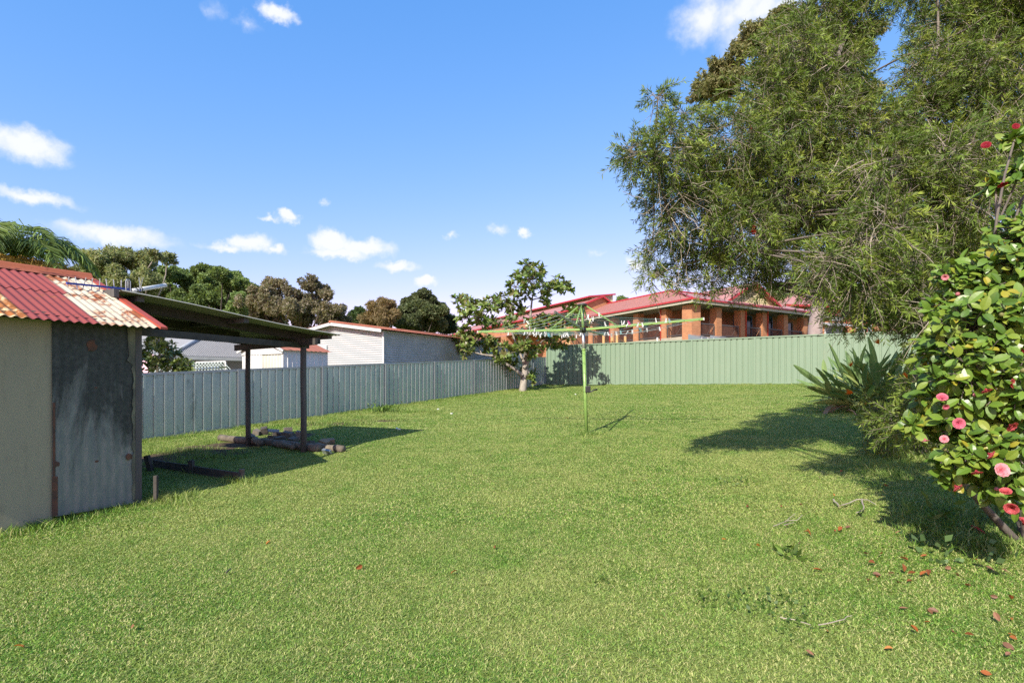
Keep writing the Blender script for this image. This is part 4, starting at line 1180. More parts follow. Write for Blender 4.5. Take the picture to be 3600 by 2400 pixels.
# glazed covers in front of the lower storey
for (px, py, w) in ((2487, 1196, 1.3), (2566, 1200, 1.3)):
    q = P(px, py, 40.5); b = MB(); c0 = Vector((q.x, q.y, q.z)) - dr * w / 2
    b.hexa([c0, c0 + dr * w, c0 + dr * w - nr * 1.2, c0 - nr * 1.2, c0 + Vector((0, 0, .16)), c0 + dr * w + Vector((0, 0, .16)), c0 + dr * w - nr * 1.2 + Vector((0, 0, .5)), c0 - nr * 1.2 + Vector((0, 0, .5))])
    b.build('skylight', M['glass_grey'], sch)
    for e in (0, .5, 1):
        b = MB(); p_ = c0 + dr * (w * e) + nr * .02; b.bar(Vector((p_.x, p_.y, gK)), p_ + Vector((0, 0, .2)), .07, .07, (1, 0, 0)); b.build('skylight_frame', M['gutter_grey'], sch)

# rear hall: brick gable, yellow boarded clerestory and long red roof
hallp = Vector((360 / F * 58, 58, 0))
hall = empty('school_hall', (hallp.x, hallp.y + 5, G(hallp.x, hallp.y)), 'rear brick hall with red roof and yellow boarded clerestory', 'building')
def HP(s_, w_, z): q = hallp + dl * s_ + dr * w_; return at(q, CZ + z)
zt = (HOR - 1024) / F * 58
apx, apw = (HOR - 1045) / F * 58, -1.55
b = MB(); LH = 33
b.quad(HP(0, apw - 4.5, apx - 1.75), HP(0, apw, apx), HP(LH, apw, apx), HP(LH, apw - 4.5, apx - 1.75)); b.quad(HP(0, apw, apx), HP(0, apw + 3.2, apx - 1.6), HP(LH, apw + 3.2, apx - 1.6), HP(LH, apw, apx)); b.build('roof_slope', M['tile_red'], hall)
b = MB(); b.tri(HP(.25, apw - 4.4, apx - 1.8), HP(.25, apw + 3.1, apx - 1.65), HP(.25, apw, apx - .06)); b.hexa([HP(.25, apw - 4.2, -1), HP(.25, apw + 3, -1), HP(LH - 1, apw + 3, -1), HP(LH - 1, apw - 4.2, -1), HP(.25, apw - 4.2, apx - 1.8), HP(.25, apw + 3, apx - 1.8), HP(LH - 1, apw + 3, apx - 1.8), HP(LH - 1, apw - 4.2, apx - 1.8)]); b.build('wall', M['brick'], hall)
b = MB(); b.bar(HP(-.02, apw, apx - .02), HP(-.02, apw + 3.2, apx - 1.62), .05, .18); b.bar(HP(-.02, apw, apx - .02), HP(-.02, apw - 4.5, apx - 1.77), .05, .18)
b.bar(HP(0, apw - 4.5, apx - 1.8), HP(LH, apw - 4.5, apx - 1.8), .1, .16); b.build('fascia', M['fascia_red'], hall)
nb = 9
def wl(z): return -2.0 if z < apx + .05 else -2.0 + (z - apx - .05) / (zt - apx - .05) * 2.95
for k in range(nb):
    z0, z1 = apx - 1.2 + (zt - .05 - apx + 1.2) * k / nb, apx - 1.2 + (zt - .05 - apx + 1.2) * (k + 1) / nb
    b = MB(); b.quad(HP(1.40, wl(z0), z0), HP(1.40, .95, z0), HP(1.44, .95, z1), HP(1.44, min(wl(z1), .94), z1)); b.build('weatherboard', M['clad_yellow'], hall)
b = MB(); b.hexa([HP(1.2, -2.6, apx + .0), HP(1.2, 1.15, zt - .08), HP(LH, 1.15, zt - .08), HP(LH, -2.6, apx + .0), HP(1.2, -2.6, apx + .08), HP(1.2, 1.15, zt), HP(LH, 1.15, zt), HP(LH, -2.6, apx + .08)]); b.build('clerestory_roof', M['tile_red'], hall)
b = MB(); b.bar(HP(1.18, -2.6, apx + .04), HP(1.18, 1.15, zt - .04), .05, .16); b.bar(HP(1.2, -2.62, apx + .02), HP(LH, -2.62, apx + .02), .08, .14); b.build('clerestory_fascia', M['fascia_red'], hall)
b = MB(); b.hexa([HP(1.6, -1.8, apx - 1), HP(1.6, .9, apx - 1.2), HP(LH - .5, .9, apx - 1.2), HP(LH - .5, -1.8, apx - 1), HP(1.6, -1.8, apx + .1), HP(1.6, .9, zt - .2), HP(LH - .5, .9, zt - .2), HP(LH - .5, -1.8, apx + .1)]); b.build('clerestory_wall', M['clad_yellow'], hall)
# side verandah of the hall seen past the magnolia
b = MB(); b.hexa([HP(4, apw - 7, 5.0), HP(LH, apw - 7, 5.0), HP(LH, apw - 4, 5.0), HP(4, apw - 4, 5.0), HP(4, apw - 7, 5.12), HP(LH, apw - 7, 5.12), HP(LH, apw - 4, 5.6), HP(4, apw - 4, 5.6)]); b.build('verandah_roof', M['tile_red'], hall)
for s_ in (9, 14, 19, 24, 29):
    b = MB(); b.hexa([HP(s_, apw - 7, -1), HP(s_ + 1.3, apw - 7, -1), HP(s_ + 1.3, apw - 6, -1), HP(s_, apw - 6, -1), HP(s_, apw - 7, 5), HP(s_ + 1.3, apw - 7, 5), HP(s_ + 1.3, apw - 6, 5), HP(s_, apw - 6, 5)]); b.build('column', M['brick'], hall)

# classroom block behind the gum trunk
cb = P(2770, 1340, 60); cbl = empty('classroom_block', (cb.x + 6, cb.y + 3, G(cb.x, cb.y)), 'orange brick classroom block behind the gum tree trunk', 'building')
q0, q1 = Vector((cb.x, 60, 0)), Vector((cb.x + 20, 64, 0)); dq = (q1 - q0).normalized(); nq = Vector((dq.y, -dq.x, 0)); 
b = MB(); prism(b, [q0, q1, q1 - nq * 8, q0 - nq * 8], G(cb.x, 60) - 1, CZ + 8.0); b.build('wall', M['brick'], cbl)
b = MB(); prism(b, [q0 - dq * .6 + nq * .7, q1 + dq * .6 + nq * .7, q1 + dq * .6 - nq * 8.5, q0 - dq * .6 - nq * 8.5], CZ + 8.0, CZ + 8.2); b.build('fascia', M['fascia_red'], cbl)
b = MB(); r0, r1 = q0 + dq * 4 - nq * 4, q1 - dq * 4 - nq * 4
A1_, A2q, A3_, A4_ = [at(x, CZ + 8.2) for x in (q0 - dq * .6 + nq * .7, q1 + dq * .6 + nq * .7, q1 + dq * .6 - nq * 8.5, q0 - dq * .6 - nq * 8.5)]
T0, T1 = at(r0, CZ + 10.4), at(r1, CZ + 10.4)
b.quad(A1_, A2q, T1, T0); b.quad(A2q, A3_, T1, T1); b.quad(A3_, A4_, T0, T1); b.quad(A4_, A1_, T0, T0); b.build('roof', M['tile_red'], cbl)
for (px0, px1, z0, z1) in ((2835, 2862, 7.0, 8.2), (2898, 2928, 5.0, 5.95), (2932, 2956, 5.0, 5.95), (2890, 2960, 6.7, 7.2), (3010, 3060, 5.0, 6.2)):
    def onw(px): a_ = (px - 1800) / F; t = (q0.x - a_ * q0.y) / (a_ * dq.y - dq.x); return q0 + dq * t
    a_, c_ = onw(px0) + nq * .02, onw(px1) + nq * .02
    b = MB(); z0, z1 = min(z0, 7.4), min(z1, 7.85); prism(b, [a_, c_, c_ + nq * .04, a_ + nq * .04], CZ + z0, CZ + z1); w_ = b.build('window', M['glass_grey'], cbl)
    f = MB()
    for (p_, r_) in ((at(a_, CZ + z0), at(c_, CZ + z0)), (at(a_, CZ + z1), at(c_, CZ + z1)), (at(a_, CZ + z0), at(a_, CZ + z1)), (at(c_, CZ + z0), at(c_, CZ + z1))): f.bar(p_ + nq * .07, r_ + nq * .07, .1, .1, nq)
    f.build('frame', M['trim_white'], w_)
a_, c_ = onw(2885) + nq * .05, onw(2965) + nq * .05
b = MB(); b.hexa([at(a_ + nq * 1.2, CZ + 5.95), at(c_ + nq * 1.2, CZ + 5.95), at(c_, CZ + 6.3), at(a_, CZ + 6.3), at(a_ + nq * 1.2, CZ + 6.05), at(c_ + nq * 1.2, CZ + 6.05), at(c_, CZ + 6.4), at(a_, CZ + 6.4)]); b.build('awning', M['gutter_grey'], cbl)
for px in (2975, 3045):
    a_ = onw(px) + nq * .1; b = MB(); b.tube([at(a_, G(cb.x, 60)), at(a_, CZ + 8)], .08, 8); b.build('downpipe', M['pipe_red'], cbl)

# timber play frame just behind the green fence
M['pine'] = paint('pine', (.46, .27, .10), (.38, .21, .08), 6, .7, stretch=(1, 1, .2))
pf = P(2160, 1340, 32); pfr = empty('play_frame', (pf.x, pf.y, G(pf.x, pf.y)), 'yellow pine play frame posts with ropes behind the green fence', 'play frame')
tops = []
for (px, py, Y) in ((2122, 1178, 32), (2152, 1184, 34), (2169, 1173, 31.5), (2198, 1183, 32.5), (1995, 1186, 33), (2003, 1184, 34.5)):
    p = P(px, py, Y); b = MB(); b.tube([Vector((p.x, p.y, G(p.x, p.y))), p], .075, 10); po = b.build('post', M['pine'], pfr, smooth=True); tops.append(p)
    b = MB(); b.tube([p, p + Vector((0, 0, .03)), p + Vector((0, 0, .05))], [.08, .08, .05], 10); b.build('post_cap', M['concrete'], po)
for i, j in ((0, 1), (1, 2), (2, 3)):
    for dz in (.25, .45):
        a_, c_ = tops[i] - Vector((0, 0, dz)), tops[j] - Vector((0, 0, dz)); b = MB()
        b.tube([a_.lerp(c_, k / 5) - Vector((0, 0, .12 * k / 5 * (1 - k / 5) * 4 * random.uniform(.3, 1))) for k in range(6)], .02, 6); b.build('rope', M['pine'], pfr)
# ---------------------------------------------------------------- vegetation
def unit(v): return v / np.maximum(np.linalg.norm(v, axis=-1, keepdims=True), 1e-9)
def rdir(n): return unit(rng.normal(size=(n, 3)))
def perp(d):
    r = rdir(len(d)); return unit(np.cross(d, r))
def leaf_quads(Pb, D, Sd, L, W):
    """rhombus leaves folded a little along the midrib: 4 vertices, 1 quad"""
    L = np.asarray(L)[:, None]; W = np.asarray(W)[:, None]
    Nn = np.cross(D, Sd)
    V = np.stack([Pb, Pb + D * L * .45 + Sd * W * .5 + Nn * W * .12, Pb + D * L - Nn * L * .06, Pb + D * L * .45 - Sd * W * .5 + Nn * W * .12], 1)
    n = len(Pb); Fq = np.arange(n * 4).reshape(n, 4)
    return V.reshape(-1, 3), Fq
def tubes_np(paths, radii, seg=3):
    """paths (T,K,3), radii (T,K)"""
    T, K_, _ = paths.shape
    d = np.gradient(paths, axis=1); d = unit(d)
    ref = np.where(np.abs(d[:, :1, 2:3]) > .9, np.array([1., 0, 0]), np.array([0, 0, 1.]))
    a = unit(np.cross(d, np.broadcast_to(ref, d.shape))); b = np.cross(d, a)
    th = np.arange(seg) / seg * 2 * np.pi
    ring = a[:, :, None] * np.cos(th)[None, None, :, None] + b[:, :, None] * np.sin(th)[None, None, :, None]
    V = paths[:, :, None] + ring * radii[:, :, None, None]
    idx = np.arange(T * K_ * seg).reshape(T, K_, seg)
    A = idx[:, :-1]; Bn = np.roll(A, -1, axis=2); C = idx[:, 1:]; Dn = np.roll(C, -1, axis=2)
    return V.reshape(-1, 3), np.stack([A, Bn, Dn, C], -1).reshape(-1, 4)
def cat(parts):
    Vs, Fs, Cs, o = [], [], [], 0
    for (V, Fq, C) in parts:
        Vs.append(V); Fs.append(Fq + o); o += len(V)
        Cs.append(np.broadcast_to(C, (len(V), 3)) if np.ndim(C) == 1 else C)
    return np.concatenate(Vs), np.concatenate(Fs), np.concatenate(Cs)
def limb(a, c, r0, r1, bend=.15, n=7, sag=0.0):
    a, c = np.array(a, float), np.array(c, float); L_ = np.linalg.norm(c - a)
    t = np.linspace(0, 1, n)[:, None]
    off = rng.normal(0, bend * L_ * .4, 3); off2 = rng.normal(0, bend * L_ * .2, 3)
    p = a + (c - a) * t + off * (4 * t * (1 - t)) * .6 + off2 * np.sin(t * 2 * np.pi) * .5
    p[:, 2] += sag * (4 * t[:, 0] * (1 - t[:, 0])) * L_
    return p, r0 + (r1 - r0) * t[:, 0] ** .8
def mesh_limbs(name, limbs, mat, parent, seg=8):
    out = [tubes_np(p[None], r[None], seg) + (np.zeros(3),) for p, r in limbs]
    V, Fq, C = cat(out)
    return np_mesh(name, V, Fq, mat, None, parent, smooth=True)
def ell(n, c, r, inner=.25):
    d = rdir(n); rad = (inner ** 3 + (1 - inner ** 3) * rng.random((n, 1))) ** (1 / 3)
    return np.array(c) + d * rad * np.array(r), d
def palette(n, cols, jitter=.25):
    cols = np.array(cols); k = rng.integers(0, len(cols), n)
    return np.clip(cols[k] * rng.uniform(1 - jitter, 1 + jitter, (n, 1)), .004, 1)

def clumps_from(lst, D, dj=0.0, zsq=.9, depthf=1.0):
    out = []
    for c in lst:
        px, py, rp = c[:3]; Dd = (c[3] if len(c) > 3 else D) + random.uniform(-dj, dj)
        r = rp / F * Dd; out.append((np.array(P(px, py, Dd)), np.array((r, r * depthf, r * zsq))))
    return out

def far_tree(name, label, lst, D, base_px, cols, leaf=(.16, .30), aspect=.55, dens=95, dj=2.0, bark='bark_grey', trunk_r=.22, group='background trees', droop=.2, trunk_path=None, cat_='tree', mat='leaf_far', back=True, loose=0.0):
    cl = clumps_from(lst, D, dj)
    if back:
        cl += [(c + np.array((rng.normal(0, .3) * r[0], r[0] * 1.1 + rng.random(), rng.normal(-.1, .2) * r[0])), r * 1.05) for c, r in cl[::2]]
    bx = (base_px - 1800) / F * D; bz = G(bx, D)
    root = empty(name, (bx, D, bz), label, cat_, group)
    parts = []
    for c, r in cl:
        sub = [(c, r * .68)]
        ns = 12
        dd = rdir(ns); dd[:, 2] = np.abs(dd[:, 2]) * 1.0 - .2
        sub += [(c + d_ * r * rng.uniform(.6, 1.12 + loose), r * rng.uniform(.2, .42)) for d_ in dd]
        tint = rng.uniform(.8, 1.2)
        for (cc, rr) in sub:
            n = int(dens * 4 * rr[0] * rr[2] / ((leaf[0] + leaf[1]) / 2) ** 2 * .55) + 6
            p, o = ell(n, cc, rr, .55)
            d = unit(o * .7 + rdir(n) * .9 + np.array([0, 0, -droop]))
            sd = perp(d); L_ = rng.uniform(*leaf, n)
            V, Fq = leaf_quads(p, d, sd, L_, L_ * aspect * rng.uniform(.7, 1.3, n))
            parts.append((V, Fq, np.repeat(palette(n, cols) * tint, 4, axis=0)))
    V, Fq, C = cat(parts)
    np_mesh('crown', V, Fq, M[mat], C, root)
    top = np.mean([c for c, r in cl], axis=0)
    fork = np.array([bx * .4 + top[0] * .6, D, bz + (top[2] - bz) * .45])
    limbs = []
    if trunk_path is not None:
        pth = np.array([tuple(q) for q in trunk_path]); limbs.append((pth, np.linspace(trunk_r, trunk_r * .5, len(pth)))); fork = pth[-1]
    else: limbs.append(limb((bx, D, bz - .3), fork, trunk_r, trunk_r * .7, .06))
    for c, r in cl: limbs.append(limb(fork, c, trunk_r * .4, .03, .2))
    mesh_limbs('trunk', limbs, M[bark], root, 8)
    return root

GUM = [(0.223, 0.265, 0.110), (0.282, 0.302, 0.143), (0.164, 0.215, 0.088), (0.329, 0.329, 0.176)]
far_tree('gum_tree', 'grey green gum tree with pale limbs rising behind the shed roof', [(330, 930, 50), (400, 902, 38), (455, 915, 42), (505, 925, 40), (548, 900, 24), (372, 985, 50), (440, 1000, 60), (520, 985, 45), (300, 905, 26), (285, 965, 36), (340, 1040, 60), (430, 1070, 60)], 38, 430, GUM, (.13, .26), .38, 50, 1.5, 'bark_pale', .2, droop=.5, loose=.2)
DKG = [(0.146, 0.219, 0.075), (0.200, 0.290, 0.103), (0.129, 0.175, 0.069), (0.273, 0.354, 0.131)]
far_tree('leafy_tree', 'dense dark green tree between the gum and the tallest green crown', [(540, 1000, 40), (585, 965, 38), (630, 975, 38), (600, 1050, 65), (680, 1010, 45), (520, 1060, 50), (660, 1080, 60), (570, 1110, 60), (640, 1130, 50)], 47, 600, DKG, (.13, .26), .6, 62, 2, 'bark_dark', .25)
far_tree('leafy_tree', 'tallest dark green tree crown behind the lean-to roof', [(715, 955, 36), (745, 985, 38), (780, 965, 34), (825, 990, 38), (858, 1010, 26), (720, 1040, 60), (800, 1050, 60), (855, 1060, 36), (750, 1100, 60), (840, 1110, 50)], 45, 780, DKG, (.13, .26), .6, 62, 2, 'bark_dark', .25)
BRN = [(.20, .185, .11), (.24, .20, .14), (.16, .165, .09), (.26, .225, .17)]
far_tree('brown_leaf_tree', 'bronze leaved tree with twiggy top left of the white garage', [(925, 1030, 30), (975, 1010, 34), (1030, 1040, 32), (1090, 1005, 30), (1120, 1015, 24), (1150, 1040, 24), (895, 1065, 40), (960, 1080, 48), (1030, 1090, 48), (1100, 1075, 44), (1155, 1090, 30), (1190, 1125, 30), (930, 1130, 44), (1060, 1130, 50), (1160, 1140, 40)], 34, 1060, BRN, (.11, .21), .45, 52, 1.5, 'bark_dark', .18, loose=.3)
far_tree('tan_tree', 'tan brown casuarina beside the round dark tree', [(1330, 1088, 38), (1368, 1078, 26), (1300, 1120, 34), (1350, 1125, 40), (1385, 1105, 20), (1320, 1150, 40)], 58, 1340, [(.25, .18, .09), (.20, .16, .08), (.28, .21, .11)], (.2, .4), .3, 60, 2, 'bark_dark', .2)
far_tree('leafy_tree', 'small mid green tree left of the tan casuarina', [(1262, 1105, 26), (1245, 1130, 30), (1285, 1130, 28), (1225, 1150, 26)], 64, 1255, [(.07, .11, .035), (.055, .09, .03)], (.2, .4), .6, 60, 2, 'bark_dark', .2)
far_tree('round_tree', 'large rounded dark green tree behind the garage roof', [(1472, 1050, 34), (1440, 1075, 36), (1505, 1068, 36), (1425, 1105, 36), (1475, 1095, 50), (1530, 1100, 40), (1450, 1135, 50), (1520, 1140, 46), (1410, 1135, 28), (1490, 1035, 22)], 65, 1480, [(.10, .13, .055), (.13, .16, .075), (.08, .105, .05), (.16, .18, .09)], (.2, .36), .6, 70, 2, 'bark_dark', .3, loose=-.15)
far_tree('conifer_tree', 'dark layered conifer at the side of the round tree', [(1553, 1078, 14), (1562, 1095, 18), (1572, 1115, 20), (1555, 1120, 26), (1578, 1140, 22), (1560, 1150, 34), (1592, 1155, 16), (1540, 1100, 20)], 70, 1560, [(.035, .07, .035), (.05, .09, .045)], (.22, .42), .4, 70, 1, 'bark_dark', .2)
far_tree('leafy_tree', 'little round crown showing over the school roof beside the clerestory', [(2188, 1052, 13), (2200, 1060, 10), (2180, 1064, 12)], 78, 2188, DKG, (.2, .4), .6, 70, 1, 'bark_dark', .2)
EUC = [(0.177, 0.192, 0.072), (0.229, 0.225, 0.100), (0.135, 0.151, 0.061), (0.270, 0.247, 0.118)]
far_tree('gum_tree', 'tall gum tree with pinkish trunk behind the green fence', [(2530, 245, 42), (2555, 310, 40), (2500, 300, 30), (2590, 200, 38), (2580, 270, 40), (2655, 120, 40), (2690, 100, 40), (2640, 165, 46), (2745, 70, 44), (2800, 60, 44), (2850, 140, 70), (2740, 180, 60), (2900, 230, 80), (2950, 350, 90), (3000, 150, 80), (2700, 260, 60), (2820, 350, 70)],
         30, 2862, EUC, (.14, .28), .32, 60, 1.2, 'bark_gum', .40, droop=.9, loose=.35, trunk_path=[P(2862, 1330, 30), P(2866, 1150, 30), P(2890, 1000, 30), P(2925, 880, 30), P(2915, 700, 30), P(2880, 500, 30), P(2860, 400, 30)])
YLG = [(0.169, 0.221, 0.036), (0.130, 0.189, 0.036), (0.221, 0.247, 0.048)]
far_tree('leafy_tree', 'yellow green tree glowing behind the bottlebrush and camellia', [(3450, 900, 80), (3550, 860, 80), (3370, 990, 70), (3300, 1070, 60), (3200, 1020, 60), (3500, 1000, 90), (3120, 1090, 40), (3420, 830, 50), (3620, 950, 90), (3250, 930, 50)], 33, 3420, YLG, (.14, .28), .4, 55, 2, 'bark_dark', .2)
far_tree('leafy_tree', 'dark tree standing between the school gable and the classroom block', [(2710, 1045, 30), (2750, 1060, 30), (2690, 1075, 26), (2770, 1085, 24), (2740, 1020, 24)], 66, 2735, DKG + BRN, (.2, .38), .5, 60, 2, 'bark_dark', .2)

# rosette leaves of the magnolia and of the leafy tree beyond the zinc fence
def big_leaf_mesh(name, L_, W_, curl=.12, fold=.18, nrow=5):
    """pointed oval blade: midrib plus two halves, unit along +Y"""
    b = MB(); pts = []
    for i in range(nrow + 1):
        t = i / nrow; w = W_ / 2 * (math.sin(math.pi * min(1, t * .93 + .035)) ** .8) if 0 < i < nrow else 0.0005
        z = -curl * L_ * t * t + .02 * L_ * math.sin(t * 3)
        pts.append(((-w, t * L_, z + fold * w), (0, t * L_, z), (w, t * L_, z + fold * w)))
    for i in range(nrow):
        b.quad(pts[i][0], pts[i][1], pts[i + 1][1], pts[i + 1][0]); b.quad(pts[i][1], pts[i][2], pts[i + 1][2], pts[i + 1][1])
    return b
def leaf_data(name, mb, col, mat):
    me = bpy.data.meshes.new(name); me.from_pydata(mb.v, [], mb.f)
    at_ = me.color_attributes.new('Col', 'FLOAT_COLOR', 'POINT'); c4 = np.ones((len(mb.v), 4), np.float32); c4[:, :3] = col; at_.data.foreach_set('color', c4.ravel())
    me.polygons.foreach_set('use_smooth', [True] * len(mb.f)); me.materials.append(mat); me.update(); return me
def frames(D, Nn):
    """rotation matrices with +Y along D and +Z near Nn"""
    X = unit(np.cross(D, Nn)); Z = np.cross(X, D)
    return np.stack([X, D, Z], -1)
def place_leaves(root, Pb, R, scale, meshes, mcols, part_name, n_obj, mat, rest_name):
    """the n_obj leaves nearest the camera become parts of their own, the rest one stuff part"""
    px = Pb[:, 0] / Pb[:, 1] * F + 1800; py = HOR - (Pb[:, 2] - CZ) / Pb[:, 1] * F
    inside = (px > -20) & (px < 3620) & (py > -20) & (py < 2420)
    front = R[:, :, 2] @ np.array([0, -1.0, 0.0])
    key = Pb[:, 1] - .25 * np.abs(front) + np.where(inside, 0, 100)
    order = np.argsort(key); var = rng.integers(0, len(meshes), len(Pb))
    rw = np.array(pworld(root))
    for i in order[:n_obj]:
        o = bpy.data.objects.new(part_name, meshes[var[i]]); COL.objects.link(o); o.parent = root
        m4 = Matrix([[*(R[i, r] * scale[i]), Pb[i, r] - rw[r]] for r in range(3)] + [[0, 0, 0, 1]])
        o.matrix_local = m4
    parts = []
    rest = order[n_obj:]
    for k, me in enumerate(meshes):
        sel = rest[var[rest] == k]
        if len(sel) == 0: continue
        v0 = np.empty(len(me.vertices) * 3, np.float32); me.vertices.foreach_get('co', v0); v0 = v0.reshape(-1, 3)
        f0 = np.empty(len(me.loops), np.int32); me.loops.foreach_get('vertex_index', f0); f0 = f0.reshape(-1, 4)
        V = np.einsum('nij,vj->nvi', R[sel] * scale[sel, None, None], v0) + Pb[sel][:, None]
        Fq = f0[None] + (np.arange(len(sel)) * len(v0))[:, None, None]
        parts.append((V.reshape(-1, 3), Fq.reshape(-1, 4), np.array(mcols[k], float)))
    if parts:
        V, Fq, C = cat(parts); tag(np_mesh(rest_name, V, Fq, mat, C, root, smooth=True), kind='stuff')

def rosette_tree(name, label, lst, D, base, fork, cols, leafL, dj, nros, bark, r0, group=None, limb_to_all=True, extra_limbs=(), nobj=300):
    root = empty(name, base, label, 'tree', group)
    cl = clumps_from(lst, D, dj)
    meshes, mc = [], []
    for c in cols:
        L_ = leafL * random.uniform(.85, 1.1); meshes.append(leaf_data('leaf', big_leaf_mesh('leaf', L_, L_ * .40, random.uniform(.05, .3)), c, M['leaf_gloss'])); mc.append(c)
    Pb, Dd, Nn = [], [], []
    limbs = [limb(base - Vector((0, 0, .15)), fork, r0, r0 * .75, .04)]
    twigs = []
    f_ = np.array(fork)
    nodes = [(f_, r0 * .6)]
    for (a_, c_, ra, rb) in extra_limbs:
        pth, rr = limb(a_, c_, ra, rb, .1); limbs.append((pth, rr)); nodes += [(pth[k], rr[k]) for k in range(2, len(pth))]
    for c, r in sorted(cl, key=lambda q: np.linalg.norm(q[0] - f_)):
        dc = np.linalg.norm(c - f_)
        best = min((q for q in nodes if np.linalg.norm(q[0] - f_) < dc * .93 + .01), key=lambda q: np.linalg.norm(q[0] - c) + .25 * np.linalg.norm(q[0] - f_))
        pth, rr = limb(best[0], c, min(best[1] * .7, .035), .010, .16); limbs.append((pth, rr)); nodes += [(pth[k], rr[k]) for k in (2, 4, 6)]
        n = max(3, int(nros * r[0] / .3))
        p, o = ell(n, c, r, .5)
        for q, oo in zip(p, o):
            limbs.append(limb(c, q, .011, .005, .2, 4))
            d0 = unit((oo * .7 + np.array([0, 0, .7]) + rng.normal(0, .25, 3))[None])[0]
            k = rng.integers(7, 12)
            a1 = perp(d0[None])[0]; a2 = np.cross(d0, a1)
            for j in range(k):
                th = j * 2.4 + rng.normal(0, .2); el_ = rng.uniform(.15, 1.1)
                rad_ = a1 * np.cos(th) + a2 * np.sin(th)
                dd = rad_ * np.cos(el_) + d0 * np.sin(el_); Pb.append(q + rng.normal(0, .012, 3)); Dd.append(dd); Nn.append(d0 * np.cos(el_) - rad_ * np.sin(el_) + rng.normal(0, .15, 3))
    mesh_limbs('trunk', limbs, M[bark], root, 7)
    Pb, Dd, Nn = np.array(Pb), unit(np.array(Dd)), np.array(Nn)
    place_leaves(root, Pb, frames(Dd, Nn), rng.uniform(.7, 1.15, len(Pb)), meshes, mc, 'leaf', nobj, M['leaf_gloss'], 'leaves')
    return root
MAG = [(1850, 938, 20), (1880, 952, 26), (1828, 978, 28), (1862, 990, 34), (1815, 1010, 26), (1898, 962, 16), (1845, 1030, 26), (1960, 1000, 26), (1988, 1012, 20), (1935, 1020, 20), (1915, 1050, 18), (1895, 1010, 20),
       (1618, 1055, 20), (1640, 1075, 24), (1665, 1088, 26), (1700, 1072, 14), (1670, 1112, 30), (1637, 1120, 24), (1690, 1135, 24), (1738, 1068, 26), (1768, 1065, 26), (1795, 1078, 24), (1722, 1058, 14), (1760, 1125, 28), (1830, 1095, 16),
       (1800, 1140, 20), (1870, 1150, 30), (1905, 1140, 30), (1935, 1128, 28), (1962, 1150, 30), (2005, 1095, 22), (2022, 1110, 18), (1992, 1145, 24), (1945, 1190, 28), (1972, 1205, 24), (1918, 1200, 20), (1990, 1185, 18),
       (1640, 1165, 18), (1622, 1188, 24), (1602, 1212, 28), (1578, 1230, 20), (1640, 1228, 20), (1672, 1200, 20), (1702, 1222, 20), (1720, 1198, 16),
       (1748, 1225, 28), (1780, 1245, 32), (1792, 1272, 24), (1762, 1262, 20), (1840, 1212, 18), (1852, 1242, 20), (1882, 1232, 20), (1858, 1308, 18), (1866, 1335, 10), (1832, 1180, 16), (1815, 1225, 20)]
mb = GH(1837, 1374)
rosette_tree('magnolia_tree', 'evergreen magnolia with glossy whorled leaves near the fence corner', [(x_, y_, r_ * 1.2) for x_, y_, r_ in MAG], 22.2, mb, P(1848, 1285, 22.2), [(.10, .17, .03), (.14, .21, .04), (.19, .25, .055), (.08, .13, .03), (.15, .14, .05), (.22, .26, .07)], .24, .9, 11, 'bark_pale', .17,
             extra_limbs=((mb + Vector((0, 0, .6)), P(1738, 1255, 22), .085, .04), (P(1745, 1250, 22), P(1610, 1225, 22.2), .045, .02), (mb + Vector((.05, 0, .9)), P(1905, 1200, 22.3), .07, .03), (P(1848, 1285, 22.2), P(1865, 1110, 22.3), .09, .04), (P(1865, 1110, 22.3), P(1880, 1000, 22.3), .05, .02), (P(1845, 1285, 22.2), P(1790, 1140, 22.3), .06, .025)))
lb = P(560, 1340, 14.2); lb.z = G(lb.x, lb.y)
rosette_tree('leafy_shrub_tree', 'lime leaved young tree just beyond the zinc fence beside the shed', [(560, 1195, 20), (535, 1215, 26), (590, 1222, 26), (515, 1240, 28), (560, 1250, 30), (605, 1255, 28), (640, 1282, 24), (665, 1298, 18), (500, 1275, 30), (545, 1290, 28), (600, 1295, 26), (480, 1250, 26), (575, 1275, 24), (625, 1300, 20)],
             14.2, lb, P(555, 1310, 14.2), [(.15, .19, .05), (.11, .15, .035), (.19, .21, .08), (.08, .115, .03)], .17, .4, 15, 'bark_pale', .07, nobj=160)

